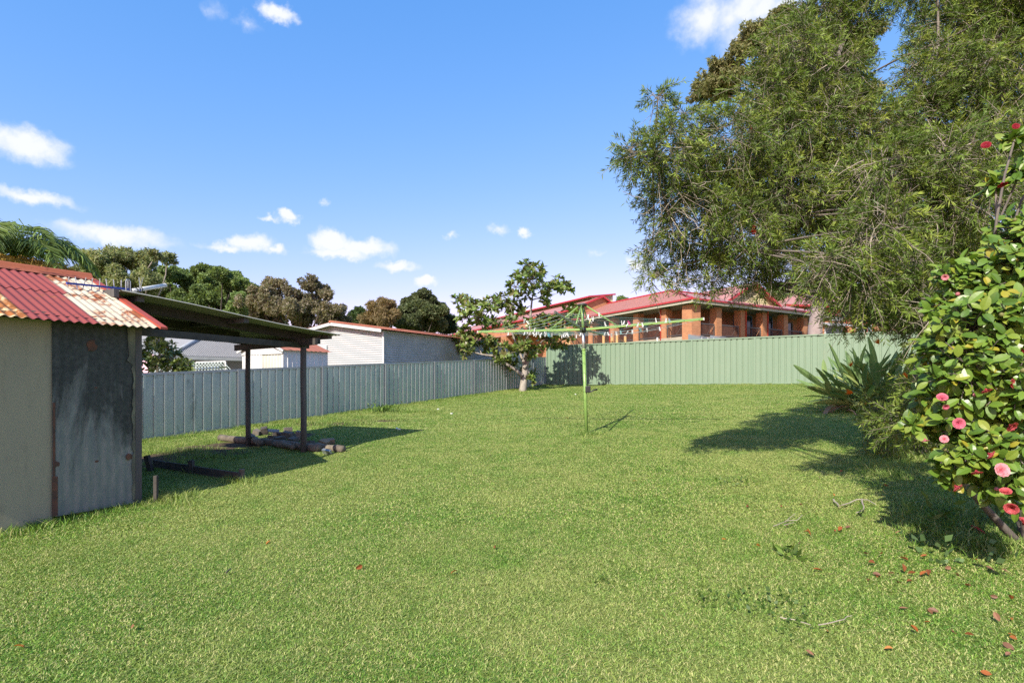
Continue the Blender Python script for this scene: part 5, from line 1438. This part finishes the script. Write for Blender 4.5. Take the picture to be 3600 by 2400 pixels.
# bottlebrush: drooping twigs set with narrow leaves, many dead twigs inside
def sprays(T, c, r, o_bias, length, K_, leafL, leafW, droop, cols, inner=.35):
    p, o = ell(T, c, r, inner)
    d = unit(o * o_bias + rdir(T) * .75 + np.array([0, 0, -.1]))
    L_ = rng.uniform(*length, T)
    t = (np.arange(K_)[None] + rng.random((T, K_))) / K_
    grav = np.array([0, 0, -1.0]) * (droop * rng.uniform(.3, 1.4, (T, 1, 1)))
    pos = p[:, None] + d[:, None] * (L_[:, None] * t)[..., None] + grav * (L_[:, None] * t ** 2)[..., None]
    loc = unit(d[:, None] + grav * 2 * t[..., None])
    pos_f = pos.reshape(-1, 3); loc_f = loc.reshape(-1, 3); n = len(pos_f)
    rad_ = perp(loc_f); dd = unit(loc_f * rng.uniform(.45, .9, (n, 1)) + rad_ * .8)
    keep = rng.random(n) < np.where(t.reshape(-1) > .35, .97, .45)
    ll = rng.uniform(leafL * .7, leafL * 1.15, n)
    V, Fq = leaf_quads(pos_f[keep], dd[keep], perp(dd[keep]), ll[keep], np.full(keep.sum(), leafW))
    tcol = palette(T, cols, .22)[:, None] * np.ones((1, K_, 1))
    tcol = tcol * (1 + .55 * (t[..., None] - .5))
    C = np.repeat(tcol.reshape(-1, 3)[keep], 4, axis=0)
    tt = np.linspace(-.3, 1, 4)
    paths = p[:, None] + d[:, None] * (L_[:, None] * tt)[..., None] + grav * (L_[:, None] * tt ** 2)[..., None]
    return (V, Fq, np.clip(C, .003, 1)), (paths, np.linspace(.0032, .0014, 4)[None] * np.ones((T, 1)))
BB = [(2335, 520, 105, 5.2), (2262, 555, 60, 5.1), (2430, 590, 110, 5.3), (2340, 690, 85, 5.2), (2440, 740, 100, 5.4), (2312, 350, 34, 5.2), (2390, 420, 45, 5.3), (2470, 450, 60, 5.4), (2220, 530, 36, 5.1),
      (2570, 490, 125, 5.5), (2560, 640, 140, 5.5), (2600, 800, 130, 5.6), (2490, 855, 90, 5.5), (2640, 905, 95, 5.7), (2390, 945, 55, 5.6), (2300, 965, 34, 5.5), (2510, 960, 56, 5.7), (2290, 870, 30, 5.4), (2370, 830, 50, 5.4),
      (2690, 330, 120, 5.8), (2770, 180, 120, 6), (2870, 80, 120, 6.2), (2740, 470, 140, 5.6), (2750, 640, 140, 5.7), (2900, 260, 140, 6), (2900, 430, 150, 5.9), (2970, 90, 110, 6.2), (3050, 10, 70, 6.3),
      (2910, 620, 150, 5.8), (3060, 500, 150, 5.9), (3080, 680, 140, 6), (2800, 810, 120, 6), (2770, 905, 95, 6), (2850, 985, 66, 6.2), (2960, 960, 95, 6.4), (3060, 850, 110, 6.3), (2690, 985, 46, 5.9),
      (3220, 430, 130, 6), (3290, 260, 120, 6), (3340, 100, 120, 6.2), (3460, 60, 130, 6), (3570, 60, 130, 6), (3450, 250, 140, 5.9), (3560, 350, 140, 5.8), (3310, 560, 140, 6), (3460, 500, 130, 5.9), (3560, 600, 110, 5.9), (3250, 700, 120, 6.2), (3400, 700, 105, 6),
      (3180, 860, 95, 6.4), (3320, 830, 85, 6.3), (3150, 1010, 90, 6.6), (3060, 1085, 66, 6.8), (3240, 1040, 75, 6.6), (2960, 1100, 45, 6.6), (3720, 200, 180, 6), (3760, 450, 180, 6), (3300, -110, 160, 6.4), (3560, -120, 180, 6.2), (2950, -70, 120, 6.5), (3760, 0, 190, 6.2), (3720, 700, 140, 6.2), (3100, 1070, 50, 4.6), (3200, 1070, 70, 4.5), (3010, 1040, 60, 4.7), (3250, 1040, 85, 4.4), (3290, 1220, 50, 4.6), (3300, 1130, 80, 4.4), (2900, 940, 75, 4.4), (3000, 900, 95, 4.3), (3100, 800, 105, 4.3), (3050, 1000, 75, 4.3), (3200, 700, 115, 4.7), (3200, 900, 95, 4.9), (3300, 760, 105, 4.8), (3150, 1000, 75, 5.1), (3350, 550, 115, 4.9), (3100, 600, 115, 4.9), (3450, 700, 110, 4.9), (3500, 480, 110, 4.9),
      (2700, 560, 130, 7), (2900, 350, 150, 7.3), (3100, 560, 150, 7.4), (3350, 380, 170, 7.5), (3380, 150, 170, 7.6), (3020, 780, 110, 7.3), (3500, 600, 150, 7.4), (2800, 720, 120, 7.1), (2620, 700, 110, 6.8)]
LOW = [(3270, 1340, 50, 4.2), (3220, 1440, 50, 4.3), (3150, 1490, 50, 5.0), (3230, 1490, 60, 4.3), (3100, 1440, 44, 7.2), (3150, 1490, 60, 7), (3070, 1500, 40, 7), (3200, 1400, 60, 7.1), (3120, 1545, 44, 6.9), (3240, 1440, 80, 7), (3210, 1540, 60, 6.8)]
BBC = [(0.123, 0.181, 0.031), (0.090, 0.142, 0.026), (0.164, 0.230, 0.038), (0.074, 0.111, 0.022), (0.213, 0.261, 0.045)]
tb = Vector((5.3, 7.2, G(5.3, 7.2)))
bb = empty('bottlebrush_tree', tb, 'big weeping bottlebrush tree overhanging the right of the lawn', 'tree')
lv, tw = [], []
for lst, dr_op in ((BB, .3), (LOW, .1)):
    for c, r in clumps_from(lst, 6, .25, .9):
        T = int(1500 * r[0] * r[2]) + 14
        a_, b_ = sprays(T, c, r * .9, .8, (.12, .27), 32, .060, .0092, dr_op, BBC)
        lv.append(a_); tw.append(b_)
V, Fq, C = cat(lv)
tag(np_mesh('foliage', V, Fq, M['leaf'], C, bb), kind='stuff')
paths = np.concatenate([t_[0] for t_ in tw]); rad_ = np.concatenate([t_[1] for t_ in tw])
V, Fq = tubes_np(paths, rad_, 3); np_mesh('twigs', V, Fq, M['twig'], None, bb)
# dead twiglets
dp, drd = [], []
for c, r in clumps_from([q for q in BB if q[1] > 250], 6, .3, .9):
    T = int((330 if c[2] < CZ + 2.0 else 130) * r[0] * r[2]) + 4
    p, o = ell(T, c - np.array([0, -.05, .05]), r * .95, .1)
    d = unit(rdir(T) * .9 + np.array([0, -.1, -.55])); L_ = rng.uniform(.12, .42, T)
    tt = np.linspace(0, 1, 5); wob = np.cumsum(rng.normal(0, .05, (T, 5, 3)), axis=1)
    dp.append(p[:, None] + (d[:, None] * tt[None, :, None] + wob * .6) * L_[:, None, None]); drd.append(np.linspace(.0038, .0016, 5)[None] * rng.uniform(.7, 1.4, (T, 1)))
V, Fq = tubes_np(np.concatenate(dp), np.concatenate(drd), 3)
M['dead_twig'] = paint('dead_twig', (.42, .37, .29), (.24, .20, .15), 12, .9)
tag(np_mesh('dead_twigs', V, Fq, M['dead_twig'], None, bb), kind='stuff')
fk = P(3290, 960, 6.5)
limbs = [(np.array([tuple(tb - Vector((0, 0, .15))), tuple(tb + Vector((-.05, -.1, .6))), tuple(P(3290, 1120, 6.7)), tuple(fk)]), np.array([.19, .16, .145, .13]))]
main = [(fk, P(3060, 872, 6.1), .11, .085), (P(3060, 872, 6.1), P(2790, 765, 5.9), .085, .05), (P(2790, 765, 5.9), P(2560, 640, 5.6), .05, .02), (P(2790, 765, 5.9), P(2620, 880, 5.7), .035, .015), (P(2560, 640, 5.6), P(2300, 540, 5.2), .022, .008),
        (P(3290, 1120, 6.7), P(3180, 1155, 6.5), .08, .07), (P(3180, 1155, 6.5), P(2980, 1050, 6.5), .07, .04), (P(2980, 1050, 6.5), P(2700, 1000, 5.9), .04, .012), (fk, P(3400, 600, 6.2), .11, .05), (P(3400, 600, 6.2), P(3500, 150, 6.1), .05, .02),
        (fk, P(3150, 560, 6.2), .09, .045), (P(3150, 560, 6.2), P(2950, 200, 6.1), .045, .015), (P(3060, 872, 6.1), P(2900, 500, 6), .05, .015), (fk, P(3500, 900, 6.2), .07, .02), (P(3150, 560, 6.2), P(3300, 150, 6.2), .035, .015),
        (tb + Vector((0, 0, .2)), P(3150, 1440, 7), .03, .01), (tb + Vector((0, 0, .3)), P(3240, 1420, 7), .03, .01)]
for (a_, c_, r0, r1) in main: limbs.append(limb(a_, c_, r0, r1, .07, 9))
nodes = [np.array(c_) for (_, c_, _, _) in main]
for c, r in clumps_from(BB, 6, .2, .9):
    k = int(np.argmin([np.linalg.norm(c - q) for q in nodes])); limbs.append(limb(nodes[k], c, .016, .005, .08, 7))
mesh_limbs('trunk', limbs, M['bark_grey'], bb, 9)
def brush_flower(p, s_, parent):
    n = 130; d = rdir(n) * np.array([1, 1, .35]); d = unit(d); base = np.array(p) + np.stack([np.zeros(n), np.zeros(n), rng.uniform(-.045, .045, n)], 1)
    V, Fq = leaf_quads(base, d, perp(d), np.full(n, .022 * s_), np.full(n, .0035))
    np_mesh('flower', V, Fq, M['petal'], np.broadcast_to(np.array([.42, .02, .025]), (len(V), 3)), parent)
for (px, py, D, s_) in ((2650, 808, 5.4, 1.2), (3060, 398, 5.7, 1), (2640, 440, 5.3, .6)): brush_flower(P(px, py, D), s_, bb)

# camellia
CM = [(3480, 1000, 130, 3.4), (3580, 950, 140, 3.3), (3430, 1150, 140, 3.3), (3560, 1150, 150, 3.2), (3355, 1080, 85, 3.5), (3320, 1230, 80, 3.5), (3420, 1300, 140, 3.2), (3560, 1350, 140, 3.1), (3315, 1370, 90, 3.4), (3420, 1470, 120, 3.2), (3540, 1550, 120, 3.1),
      (3270, 1500, 66, 3.4), (3390, 1600, 85, 3.2), (3560, 1700, 95, 3.1), (3470, 1690, 60, 3.2), (3580, 830, 95, 3.4), (3700, 1100, 190, 3.3), (3740, 1400, 190, 3.2), (3720, 800, 140, 3.5), (3590, 600, 36, 3.5), (3500, 640, 30, 3.5), (3570, 480, 30, 3.5), (3680, 550, 90, 3.6), (3340, 960, 50, 3.5),
      (3215, 1500, 30, 3.4), (3320, 1660, 40, 3.3), (3560, 1200, 160, 3.7), (3450, 1400, 150, 3.8)]
cb_ = Vector((3.55, 3.75, G(3.55, 3.75)))
cam_root = empty('camellia_bush', cb_, 'glossy camellia bush with pink flowers at the lawn edge', 'bush')
CCOL = [(0.109, 0.196, 0.025), (0.145, 0.239, 0.031), (0.189, 0.261, 0.036), (0.080, 0.152, 0.022), (0.246, 0.290, 0.039), (0.319, 0.290, 0.033)]
cme = [leaf_data('leaf', big_leaf_mesh('leaf', .098 * random.uniform(.9, 1.1), .054 * random.uniform(.9, 1.05), random.uniform(.02, .2), .22), c, M['leaf_gloss']) for c in CCOL[:4] * 5 + CCOL[4:]]
cmc = CCOL[:4] * 5 + CCOL[4:]
Pb, Dd, Nn = [], [], []; climbs = []; tips_c = []
stems = [limb(cb_ + Vector((random.gauss(0, .06), random.gauss(0, .06), -.1)), cb_ + Vector((random.gauss(-.1, .3), random.gauss(-.1, .2), random.uniform(.5, 1.0))), .03, .018, .12) for _ in range(6)]
snode = [s_[0][-1] for s_ in stems]
for c, r in clumps_from(CM, 3.3, .05, .95):
    k = int(np.argmin([np.linalg.norm(c - q) for q in snode])); climbs.append(limb(snode[k], c, .012, .006, .15))
    n = int(1500 * r[0] * r[2]) + 8
    p, o = ell(n, c, r, .55)
    for q, oo in zip(p, o):
        d0 = unit((oo * .8 + np.array([-.15, -.35, .35]) + rng.normal(0, .3, 3))[None])[0]
        back_ = q - d0 * .14; climbs.append(limb(c + (back_ - c) * .3, q, .0045, .0028, .12, 5)); tips_c.append((q, d0))
        a1 = perp(d0[None])[0]; a2 = np.cross(d0, a1)
        for j in range(rng.integers(4, 7)):
            th = j * 2.4 + rng.normal(0, .25); el_ = rng.uniform(.0, .75); rr = a1 * np.cos(th) + a2 * np.sin(th)
            dd = unit((rr * np.cos(el_) + d0 * np.sin(el_) + np.array([0, 0, .05]))[None])[0]
            Pb.append(q - d0 * (.014 * j + rng.uniform(0, .01)) + dd * .006); Dd.append(dd)
            Nn.append(np.array([-.3, -.55, .75]) + d0 * .35 + rng.normal(0, .33, 3))
Pb, Dd, Nn = np.array(Pb), np.array(Dd), np.array(Nn)
mesh_limbs('stems', stems + climbs, M['bark_grey'], cam_root, 5)
place_leaves(cam_root, Pb, frames(Dd, Nn), rng.uniform(.5, .95, len(Pb)), cme, cmc, 'leaf', 300, M['leaf_gloss'], 'leaves')
# flowers: whorls of cupped petals
def flower_mesh(rad, rings, open_, c_in, c_out):
    b = MB(); cols = []
    for ri, (n, r0, tilt_) in enumerate(rings):
        for k in range(n):
            th = 2 * math.pi * (k + .5 * ri) / n + random.gauss(0, .08); L_ = rad * r0; w = L_ * .95
            ct, st = math.cos(th), math.sin(th); i0 = len(b.v)
            for (t, ww, lift) in ((.08, .2, 0), (.45, .85, .10), (.8, 1.0, .12), (1.0, .55, .02)):
                for s_ in (-.5, 0, .5):
                    y = L_ * t * math.cos(tilt_); z = L_ * t * math.sin(tilt_) + lift * L_ * (abs(s_) * 1.6 + .1) + random.gauss(0, .05) * L_
                    x = w * ww * s_
                    b.v.append((ct * y - st * x, st * y + ct * x, z + .004 * (len(rings) - ri)))
                    f = t if ri < 3 else t * .8
                    cols.append([c_in[q] * (1 - f) + c_out[q] * f for q in range(3)])
            for r_ in range(3):
                for s_ in range(2):
                    a = i0 + r_ * 3 + s_; b.f.append((a, a + 1, a + 4, a + 3)); b.m.append(0)
    return leaf_data('flower', b, np.array(cols), M['petal'])
RINGS = [(7, .85, .30), (7, .8, .55), (6, .72, .8), (5, .6, 1.0), (4, .45, 1.2), (3, .3, 1.4)]
PK1 = flower_mesh(.05, RINGS, 1, (.42, .04, .09), (.62, .17, .24)); PK2 = flower_mesh(.05, RINGS, 1, (.50, .07, .11), (.72, .34, .38)); PK3 = flower_mesh(.055, RINGS[:5], 1, (.40, .04, .05), (.58, .12, .13)); RED = flower_mesh(.04, RINGS[:4], 1, (.20, .01, .02), (.30, .02, .035))
for (px, py, D, s_, me, f) in ((3510, 1655, 2.95, 1.05, PK2, (-.15, -1, .35)), (3366, 1488, 3.0, .85, PK1, (-.4, -.9, .1)), (3318, 1545, 3.1, .62, PK2, (-.5, -.8, .3)), (3250, 1538, 3.2, .6, PK2, (.1, -.25, -.9)), (3310, 1405, 3.15, .8, PK1, (-.3, -.6, .6)), (3322, 1425, 3.1, .5, PK1, (-.2, -.7, -.4)),
                               (3352, 1703, 3.05, .8, PK3, (.5, -.5, -.6)), (3430, 1648, 3.0, .7, PK3, (0, -.4, -.9)), (3558, 1780, 2.9, .85, PK3, (-.7, -.6, -.3)), (3592, 1845, 2.85, .85, PK3, (.3, -.5, .7)), (3535, 1735, 2.95, .7, PK3, (-.3, -.4, .8)), (3470, 1590, 3.0, .7, PK3, (.6, -.4, -.5)), (3545, 1490, 2.9, .8, PK3, (.2, -.7, -.5)),
                               (3545, 1350, 2.95, .7, PK3, (.4, -.8, .1)), (3322, 973, 3.3, .55, PK2, (-.5, -.7, -.3)), (3462, 1362, 3.0, .7, PK3, (.2, -.4, -.8)), (3465, 518, 3.3, .9, RED, (-.4, -.6, .3)), (3520, 640, 3.3, .95, RED, (.1, -.3, -.8)), (3568, 450, 3.3, .7, RED, (-.3, -.7, .2)), (3585, 1235, 2.95, .6, RED, (.3, -.5, .2))):
    o = bpy.data.objects.new('flower', me); COL.objects.link(o); o.parent = cam_root
    o.rotation_euler = Vector(f).to_track_quat('Z', 'Y').to_euler(); o.scale = (s_ * .85,) * 3; o.location = P(px, py, D) - cb_
b = MB(); b.tube([(0, 0, -.004), (0, 0, .002), (0, 0, .009), (0, 0, .016), (0, 0, .021)], [.003, .009, .011, .008, .001], 8)
bud_g = leaf_data('bud', b, np.array([.24, .23, .09]), M['petal']); bud_p = leaf_data('bud', b, np.array([.55, .20, .22]), M['petal'])
random.shuffle(tips_c)
for k, (q, d0) in enumerate(tips_c[:70]):
    o = bpy.data.objects.new('bud', bud_p if k % 9 == 0 else bud_g); COL.objects.link(o); o.parent = cam_root
    o.rotation_euler = Vector(d0).to_track_quat('Z', 'Y').to_euler(); s_ = random.uniform(.8, 1.3); o.scale = (s_,) * 3; o.location = Vector(q + d0 * .004) - cb_

# bird of paradise clump by the green fence
sb = GH(3050, 1438); st_ = empty('strelitzia_plant', sb, 'bird of paradise clump with long paddle leaves by the green fence', 'plant')
def paddle(col, L_, W_, bend, stalk):
    b = MB(); n = 7; prev = None; pts = []
    def axis(s_): return (0, (stalk + L_) * .45 * bend * s_ * s_, (stalk + L_) * (s_ - .2 * bend * s_ * s_))
    b.tube([axis(s_) for s_ in (0, .2, .4, stalk / (stalk + L_) + .02)], [.014, .012, .010, .008], 6)
    s0 = stalk / (stalk + L_)
    for i in range(n + 1):
        t = i / n; s_ = s0 + (1 - s0) * t; c = Vector(axis(s_)); w = W_ / 2 * math.sin(math.pi * min(.985, t * .9 + .07)) ** .7
        pts.append((c + Vector((-w, -.3 * w, .12 * w)), c, c + Vector((w, -.3 * w, .12 * w))))
    for i in range(n):
        b.quad(pts[i][0], pts[i][1], pts[i + 1][1], pts[i + 1][0]); b.quad(pts[i][1], pts[i][2], pts[i + 1][2], pts[i + 1][1])
    return leaf_data('leaf', b, col, M['leaf'])
SG = [paddle(np.array(c), .58, .085, bd, stl) for c, bd, stl in (((.17, .26, .09), .25, .5), ((.21, .29, .10), .5, .45), ((.27, .33, .11), .7, .4), ((.14, .22, .08), .35, .55), ((.31, .34, .11), .8, .4))]
SDd = [paddle(np.array(c), .45, .08, 1.5, .5) for c in ((.26, .17, .085), (.34, .23, .13))]
for k in range(230):
    o = bpy.data.objects.new('leaf', SG[k % 5] if k % 7 else SDd[k % 2]); COL.objects.link(o); o.parent = st_
    az = random.uniform(0, 2 * math.pi); sp_ = random.uniform(.08, 1.1) if k % 7 else random.uniform(.9, 1.3)
    o.rotation_euler = (Matrix.Rotation(az, 3, 'Z') @ Matrix.Rotation(-sp_, 3, 'X') @ Matrix.Rotation(random.gauss(0, .5), 3, 'Y')).to_euler()
    o.location = (random.gauss(.25, .36), random.gauss(0, .3), 0); o.location.z = G(sb.x + o.location.x, sb.y + o.location.y) - sb.z - .02
    s_ = random.uniform(1.15, 1.6); o.scale = (s_,) * 3
b = MB()
for k in range(5):
    a = -.5 + k * .3; b.quad((0, 0, 0), (.02, .02 + .05 * a, .05), (.0, .1 * a, .14), (-.02, .05 * a, .05))
orf = leaf_data('flower', b, np.array([.65, .20, .02]), M['petal'])
for (px, py) in ((2990, 1290), (3180, 1275), (3000, 1380), (3090, 1210), (3190, 1330), (3030, 1430)):
    o = bpy.data.objects.new('flower', orf); COL.objects.link(o); o.parent = st_; o.location = P(px, py, sb.y - .75) - sb; o.rotation_euler = (random.gauss(0, .5), random.gauss(0, .5), random.uniform(0, 6))

# palm behind the shed
pc_ = P(-20, 930, 12.5); pb_ = Vector((pc_.x, pc_.y, G(pc_.x, pc_.y)))
pr = empty('palm_tree', pb_, 'feathery queen palm with some dead fronds behind the shed roof', 'tree')
mesh_limbs('trunk', [(np.array([tuple(pb_), tuple(pb_.lerp(pc_, .5)), tuple(pc_)]), np.array([.17, .14, .13]))], M['bark_pale'], pr, 12)
def frond(az, el_, L_, col, droopy):
    n = 26; t = np.linspace(0, 1, n); h = np.array([math.cos(az), math.sin(az), 0])
    ang = el_ - droopy * t ** 1.3; seg = L_ / n
    pts = np.array(pc_) + np.cumsum(np.stack([np.cos(ang) * h[0], np.cos(ang) * h[1], np.sin(ang)], 1) * seg, 0)
    V, Fq = tubes_np(pts[None], np.linspace(.018, .004, n)[None], 4); parts = [(V, Fq, np.array([.16, .18, .06]))]
    side = np.array([-h[1], h[0], 0]); tang = unit(np.gradient(pts, axis=0))
    for s_ in (-1, 1):
        k = np.repeat(np.arange(3, n), 4); m_ = len(k)
        d = unit(side * s_ * .85 + tang[k] * .75 + rng.normal(0, .16, (m_, 3)) + np.array([0, 0, -.15]))
        ll = (.62 * np.sin(np.pi * (t[k] * .82 + .14)) + .05) * rng.uniform(.8, 1.1, m_)
        base = pts[k] + (tang[k] * seg) * rng.random((m_, 1))
        mid = base + d * (ll * .55)[:, None]; tip = mid + unit(d + np.array([0, 0, -.9]))* (ll * .45)[:, None]
        w = perp(d) * .012
        V = np.stack([base - w * .6, base + w * .6, mid + w, mid - w, tip + w * .1, tip - w * .1], 1).reshape(-1, 3); i = (np.arange(m_) * 6)[:, None]
        Fq = np.concatenate([i + np.array([0, 1, 2, 3]), i + np.array([3, 2, 4, 5])])
        parts.append((V, Fq, np.repeat(palette(m_, [col], .3), 6, axis=0)))
    V, Fq, C = cat(parts); np_mesh('frond', V, Fq, M['leaf'], C, pr)
for k in range(17):
    frond(k * 2.4 + .3, random.uniform(.5, 1.25), random.uniform(1.8, 2.3), random.choice([(.12, .19, .05), (.17, .24, .06), (.09, .15, .045)]), random.uniform(1.5, 2.2))
for az in (-.35, .1, -.8): frond(az, random.uniform(.6, .95), 2.5, (.15, .22, .055), 1.75)
for az in (-.15, -.45, -1.0, .3): frond(az, .25, random.uniform(1.9, 2.3), (.42, .27, .07), 1.15)

# weeds, fallen leaves and twigs
def weed(px, py, n, L_, W_, cols, name, label, spread, up=.5, stems_=0, flowers=0, hgt=.5):
    g = GH(px, py); root = empty(name, g, label, 'weed')
    p = np.array(g) + np.stack([rng.normal(0, spread, n), rng.normal(0, spread, n), np.abs(rng.normal(0, spread * .35, n))], 1)
    d = unit(rdir(n) + np.array([0, 0, up])); d[:, 2] = np.abs(d[:, 2])
    l_ = rng.uniform(L_ * .6, L_ * 1.2, n); V, Fq = leaf_quads(p, d, perp(d), l_, l_ * W_)
    parts = [(V, Fq, np.repeat(palette(n, cols), 4, axis=0))]
    for k in range(stems_):
        a_ = np.array(g) + rng.normal(0, spread * .3, 3) * np.array([1, 1, 0]); c_ = a_ + np.array([rng.normal(0, .12), rng.normal(0, .1), hgt * rng.uniform(.6, 1.05)])
        pt, rr = limb(a_, c_, .005, .0025, .06, 7); V, Fq = tubes_np(pt[None], rr[None], 4); parts.append((V, Fq, np.array([.15, .19, .06])))
        m_ = 16; kk = rng.integers(1, 7, m_); dd = rdir(m_); V, Fq = leaf_quads(pt[kk], dd, perp(dd), rng.uniform(.03, .08, m_), np.full(m_, .012)); parts.append((V, Fq, np.array([.11, .16, .04])))
        if k < flowers:
            dd = rdir(14); V, Fq = leaf_quads(np.repeat(pt[-1:], 14, 0), dd, perp(dd), np.full(14, .025), np.full(14, .014)); parts.append((V, Fq, np.array([.75, .55, .02])))
    V, Fq, C = cat(parts); tag(np_mesh('foliage', V, Fq, M['leaf'], C, root), kind='stuff')
LIM = [(.10, .17, .03), (.13, .20, .035), (.075, .13, .025)]
weed(1350, 1448, 260, .11, .3, LIM, 'weed_clump', 'leafy green weed clump growing at the zinc fence', .2, .6)
weed(1292, 1432, 60, .06, .3, LIM, 'flowering_weed', 'tall spindly weed with yellow flowers against the zinc fence', .1, .6, 7, 5, .62)
weed(1388, 1424, 30, .06, .3, LIM, 'flowering_weed', 'small sprig weed rising behind the leafy weed clump', .07, .6, 3, 1, .4)
weed(826, 1497, 50, .16, .12, [(.22, .18, .08), (.12, .15, .05)], 'dry_tuft', 'dry yellowish grass tuft at a zinc fence post', .06, .5)
weed(2600, 1705, 40, .05, .45, LIM, 'clover_patch', 'broad patch of bright clover left of the tree shadow', .10, .8)
weed(2790, 1955, 26, .08, .3, LIM, 'lawn_weed', 'bright flat weed among fallen leaves in the lawn', .05, .5)
weed(2720, 2140, 90, .03, .6, [(.06, .12, .025), (.075, .14, .03)], 'clover_patch', 'dark green clover patch in the open foreground lawn', .12, .8)
weed(2480, 2115, 40, .03, .5, LIM, 'lawn_weed', 'small clover tuft left of the dark clover patch', .05, .8)
weed(2110, 2052, 30, .03, .5, LIM, 'lawn_weed', 'tiny weed tuft in the middle of the lawn', .05, .8)
weed(3350, 1955, 34, .06, .7, [(.10, .17, .06), (.12, .19, .07)], 'round_leaf_weed', 'round leaved weeds at the edge of the camellia shade', .16, 1.0)
weed(3430, 1850, 60, .12, .25, LIM, 'leafy_weed', 'long leaved weeds in the shade under the camellia', .2, .9)
# fallen leaves
lm = []
for c in ((.34, .11, .035), (.24, .085, .035), (.42, .17, .04), (.20, .10, .06), (.30, .15, .09)):
    lm.append(leaf_data('fallen_leaf', big_leaf_mesh('leaf', .075, .04, random.uniform(-.4, .4), random.uniform(.4, 1.0)), np.array(c), M['leaf']))
FL = [(745, 168), (890, 128), (835, 278), (625, 350), (475, 363), (260, 372), (520, 505), (680, 540), (850, 530), (880, 540), (685, 573), (965, 510), (70, 597), (1062, 357), (1268, 557), (1055, 695), (1180, 700), (1300, 725), (1335, 720), (1475, 713), (1440, 718), (1130, 765), (1110, 835), (1150, 835),
      (1215, 835), (1330, 825), (1355, 840), (1500, 850), (1440, 850), (1655, 795), (1700, 857), (1085, 888), (1280, 888), (1348, 893), (1790, 925), (2050, 835), (2070, 1020), (1360, 1080), (1525, 1125), (1510, 1175), (1570, 1110), (1425, 1248), (800, 1243), (1745, 1262), (2045, 1260), (2005, 1320), (2075, 1165),
      (2030, 1410), (1935, 1545), (1650, 1222), (1800, 733), (1980, 1005), (1990, 1175), (2110, 1300), (710, 1410), (1255, 1362), (610, 615), (1890, 785), (770, 815), (330, 632), (1185, 215)]
pts_ = [(2500 + x / 1.96, 1600 + y / 1.96) for x, y in FL] + [(461, 2217), (952, 1909), (1739, 1938), (1586, 2028), (2224, 1832), (2240, 1700), (1990, 1470), (85, 2290), (1250, 2010)]
for (px, py) in pts_:
    g = GH(px, py); o = link(bpy.data.objects.new('fallen_leaf', random.choice(lm)))
    o.location = g + Vector((0, 0, .022)); o.rotation_euler = (random.gauss(0, .45), random.gauss(0, .5), random.uniform(0, 6.28)); s_ = random.uniform(.4, .75); o.scale = (s_,) * 3
    tag(o, 'curled brown fallen leaf lying on the lawn', 'leaf', 'fallen leaves on the lawn')
for (px, py, s_, me) in ((3425, 1885, .9, PK3), (3445, 1893, .7, PK3)):
    o = link(bpy.data.objects.new('fallen_flower', me)); o.location = GH(px, py) + Vector((0, 0, .03)); o.scale = (s_,) * 3; o.rotation_euler = (.5, .3, 1); tag(o, 'pink camellia flower fallen in the shade under the bush', 'flower', 'fallen camellia flowers')
def twig(pxs, r, label, mat='dead_twig'):
    b = MB()
    for path in pxs:
        pts = [GH(x, y) + Vector((0, 0, .028 + random.uniform(0, .012))) for x, y in path]
        fine = []
        for a_, c_ in zip(pts[:-1], pts[1:]): fine += [a_.lerp(c_, t) + Vector((random.gauss(0, .003), random.gauss(0, .003), 0)) for t in (0, .33, .66)]
        fine.append(pts[-1]); b.tube(fine, [r * (1 - .5 * i / len(fine)) for i in range(len(fine))], 6)
    return tag(b.build('fallen_twig', M[mat], origin=GH(*pxs[0][0])), label, 'twig')
twig([[(2930, 1768), (2948, 1793), (2985, 1780), (3015, 1768), (3050, 1768), (3078, 1788)], [(3030, 1768), (3036, 1790), (3034, 1808), (3010, 1818)]], .007, 'pale crooked fallen branch lying by the tree shadow')
twig([[(2720, 1863), (2760, 1848), (2795, 1822)], [(2760, 1848), (2800, 1840), (2822, 1826)], [(2755, 1862), (2790, 1848)]], .0035, 'fine pale twig spray lying on the lawn')
twig([[(2740, 2190), (2790, 2200), (2850, 2218)], [(2880, 2222), (2950, 2208), (2995, 2190)]], .003, 'thin straw stalks lying in the foreground lawn')
twig([[(795, 2028), (812, 2014)]], .006, 'short dark stick in the lawn before the shed', 'dark_timber')
for (px, py) in ((1540, 1440), (1588, 1455), (1403, 1511), (1395, 1508), (2024, 1387)):
    lump(px, py, .06, .04, .03, M['pvc_white'], 'pale_chip', 'small pale stone chip lying on the lawn', 'stone', group='pale chips on the lawn')
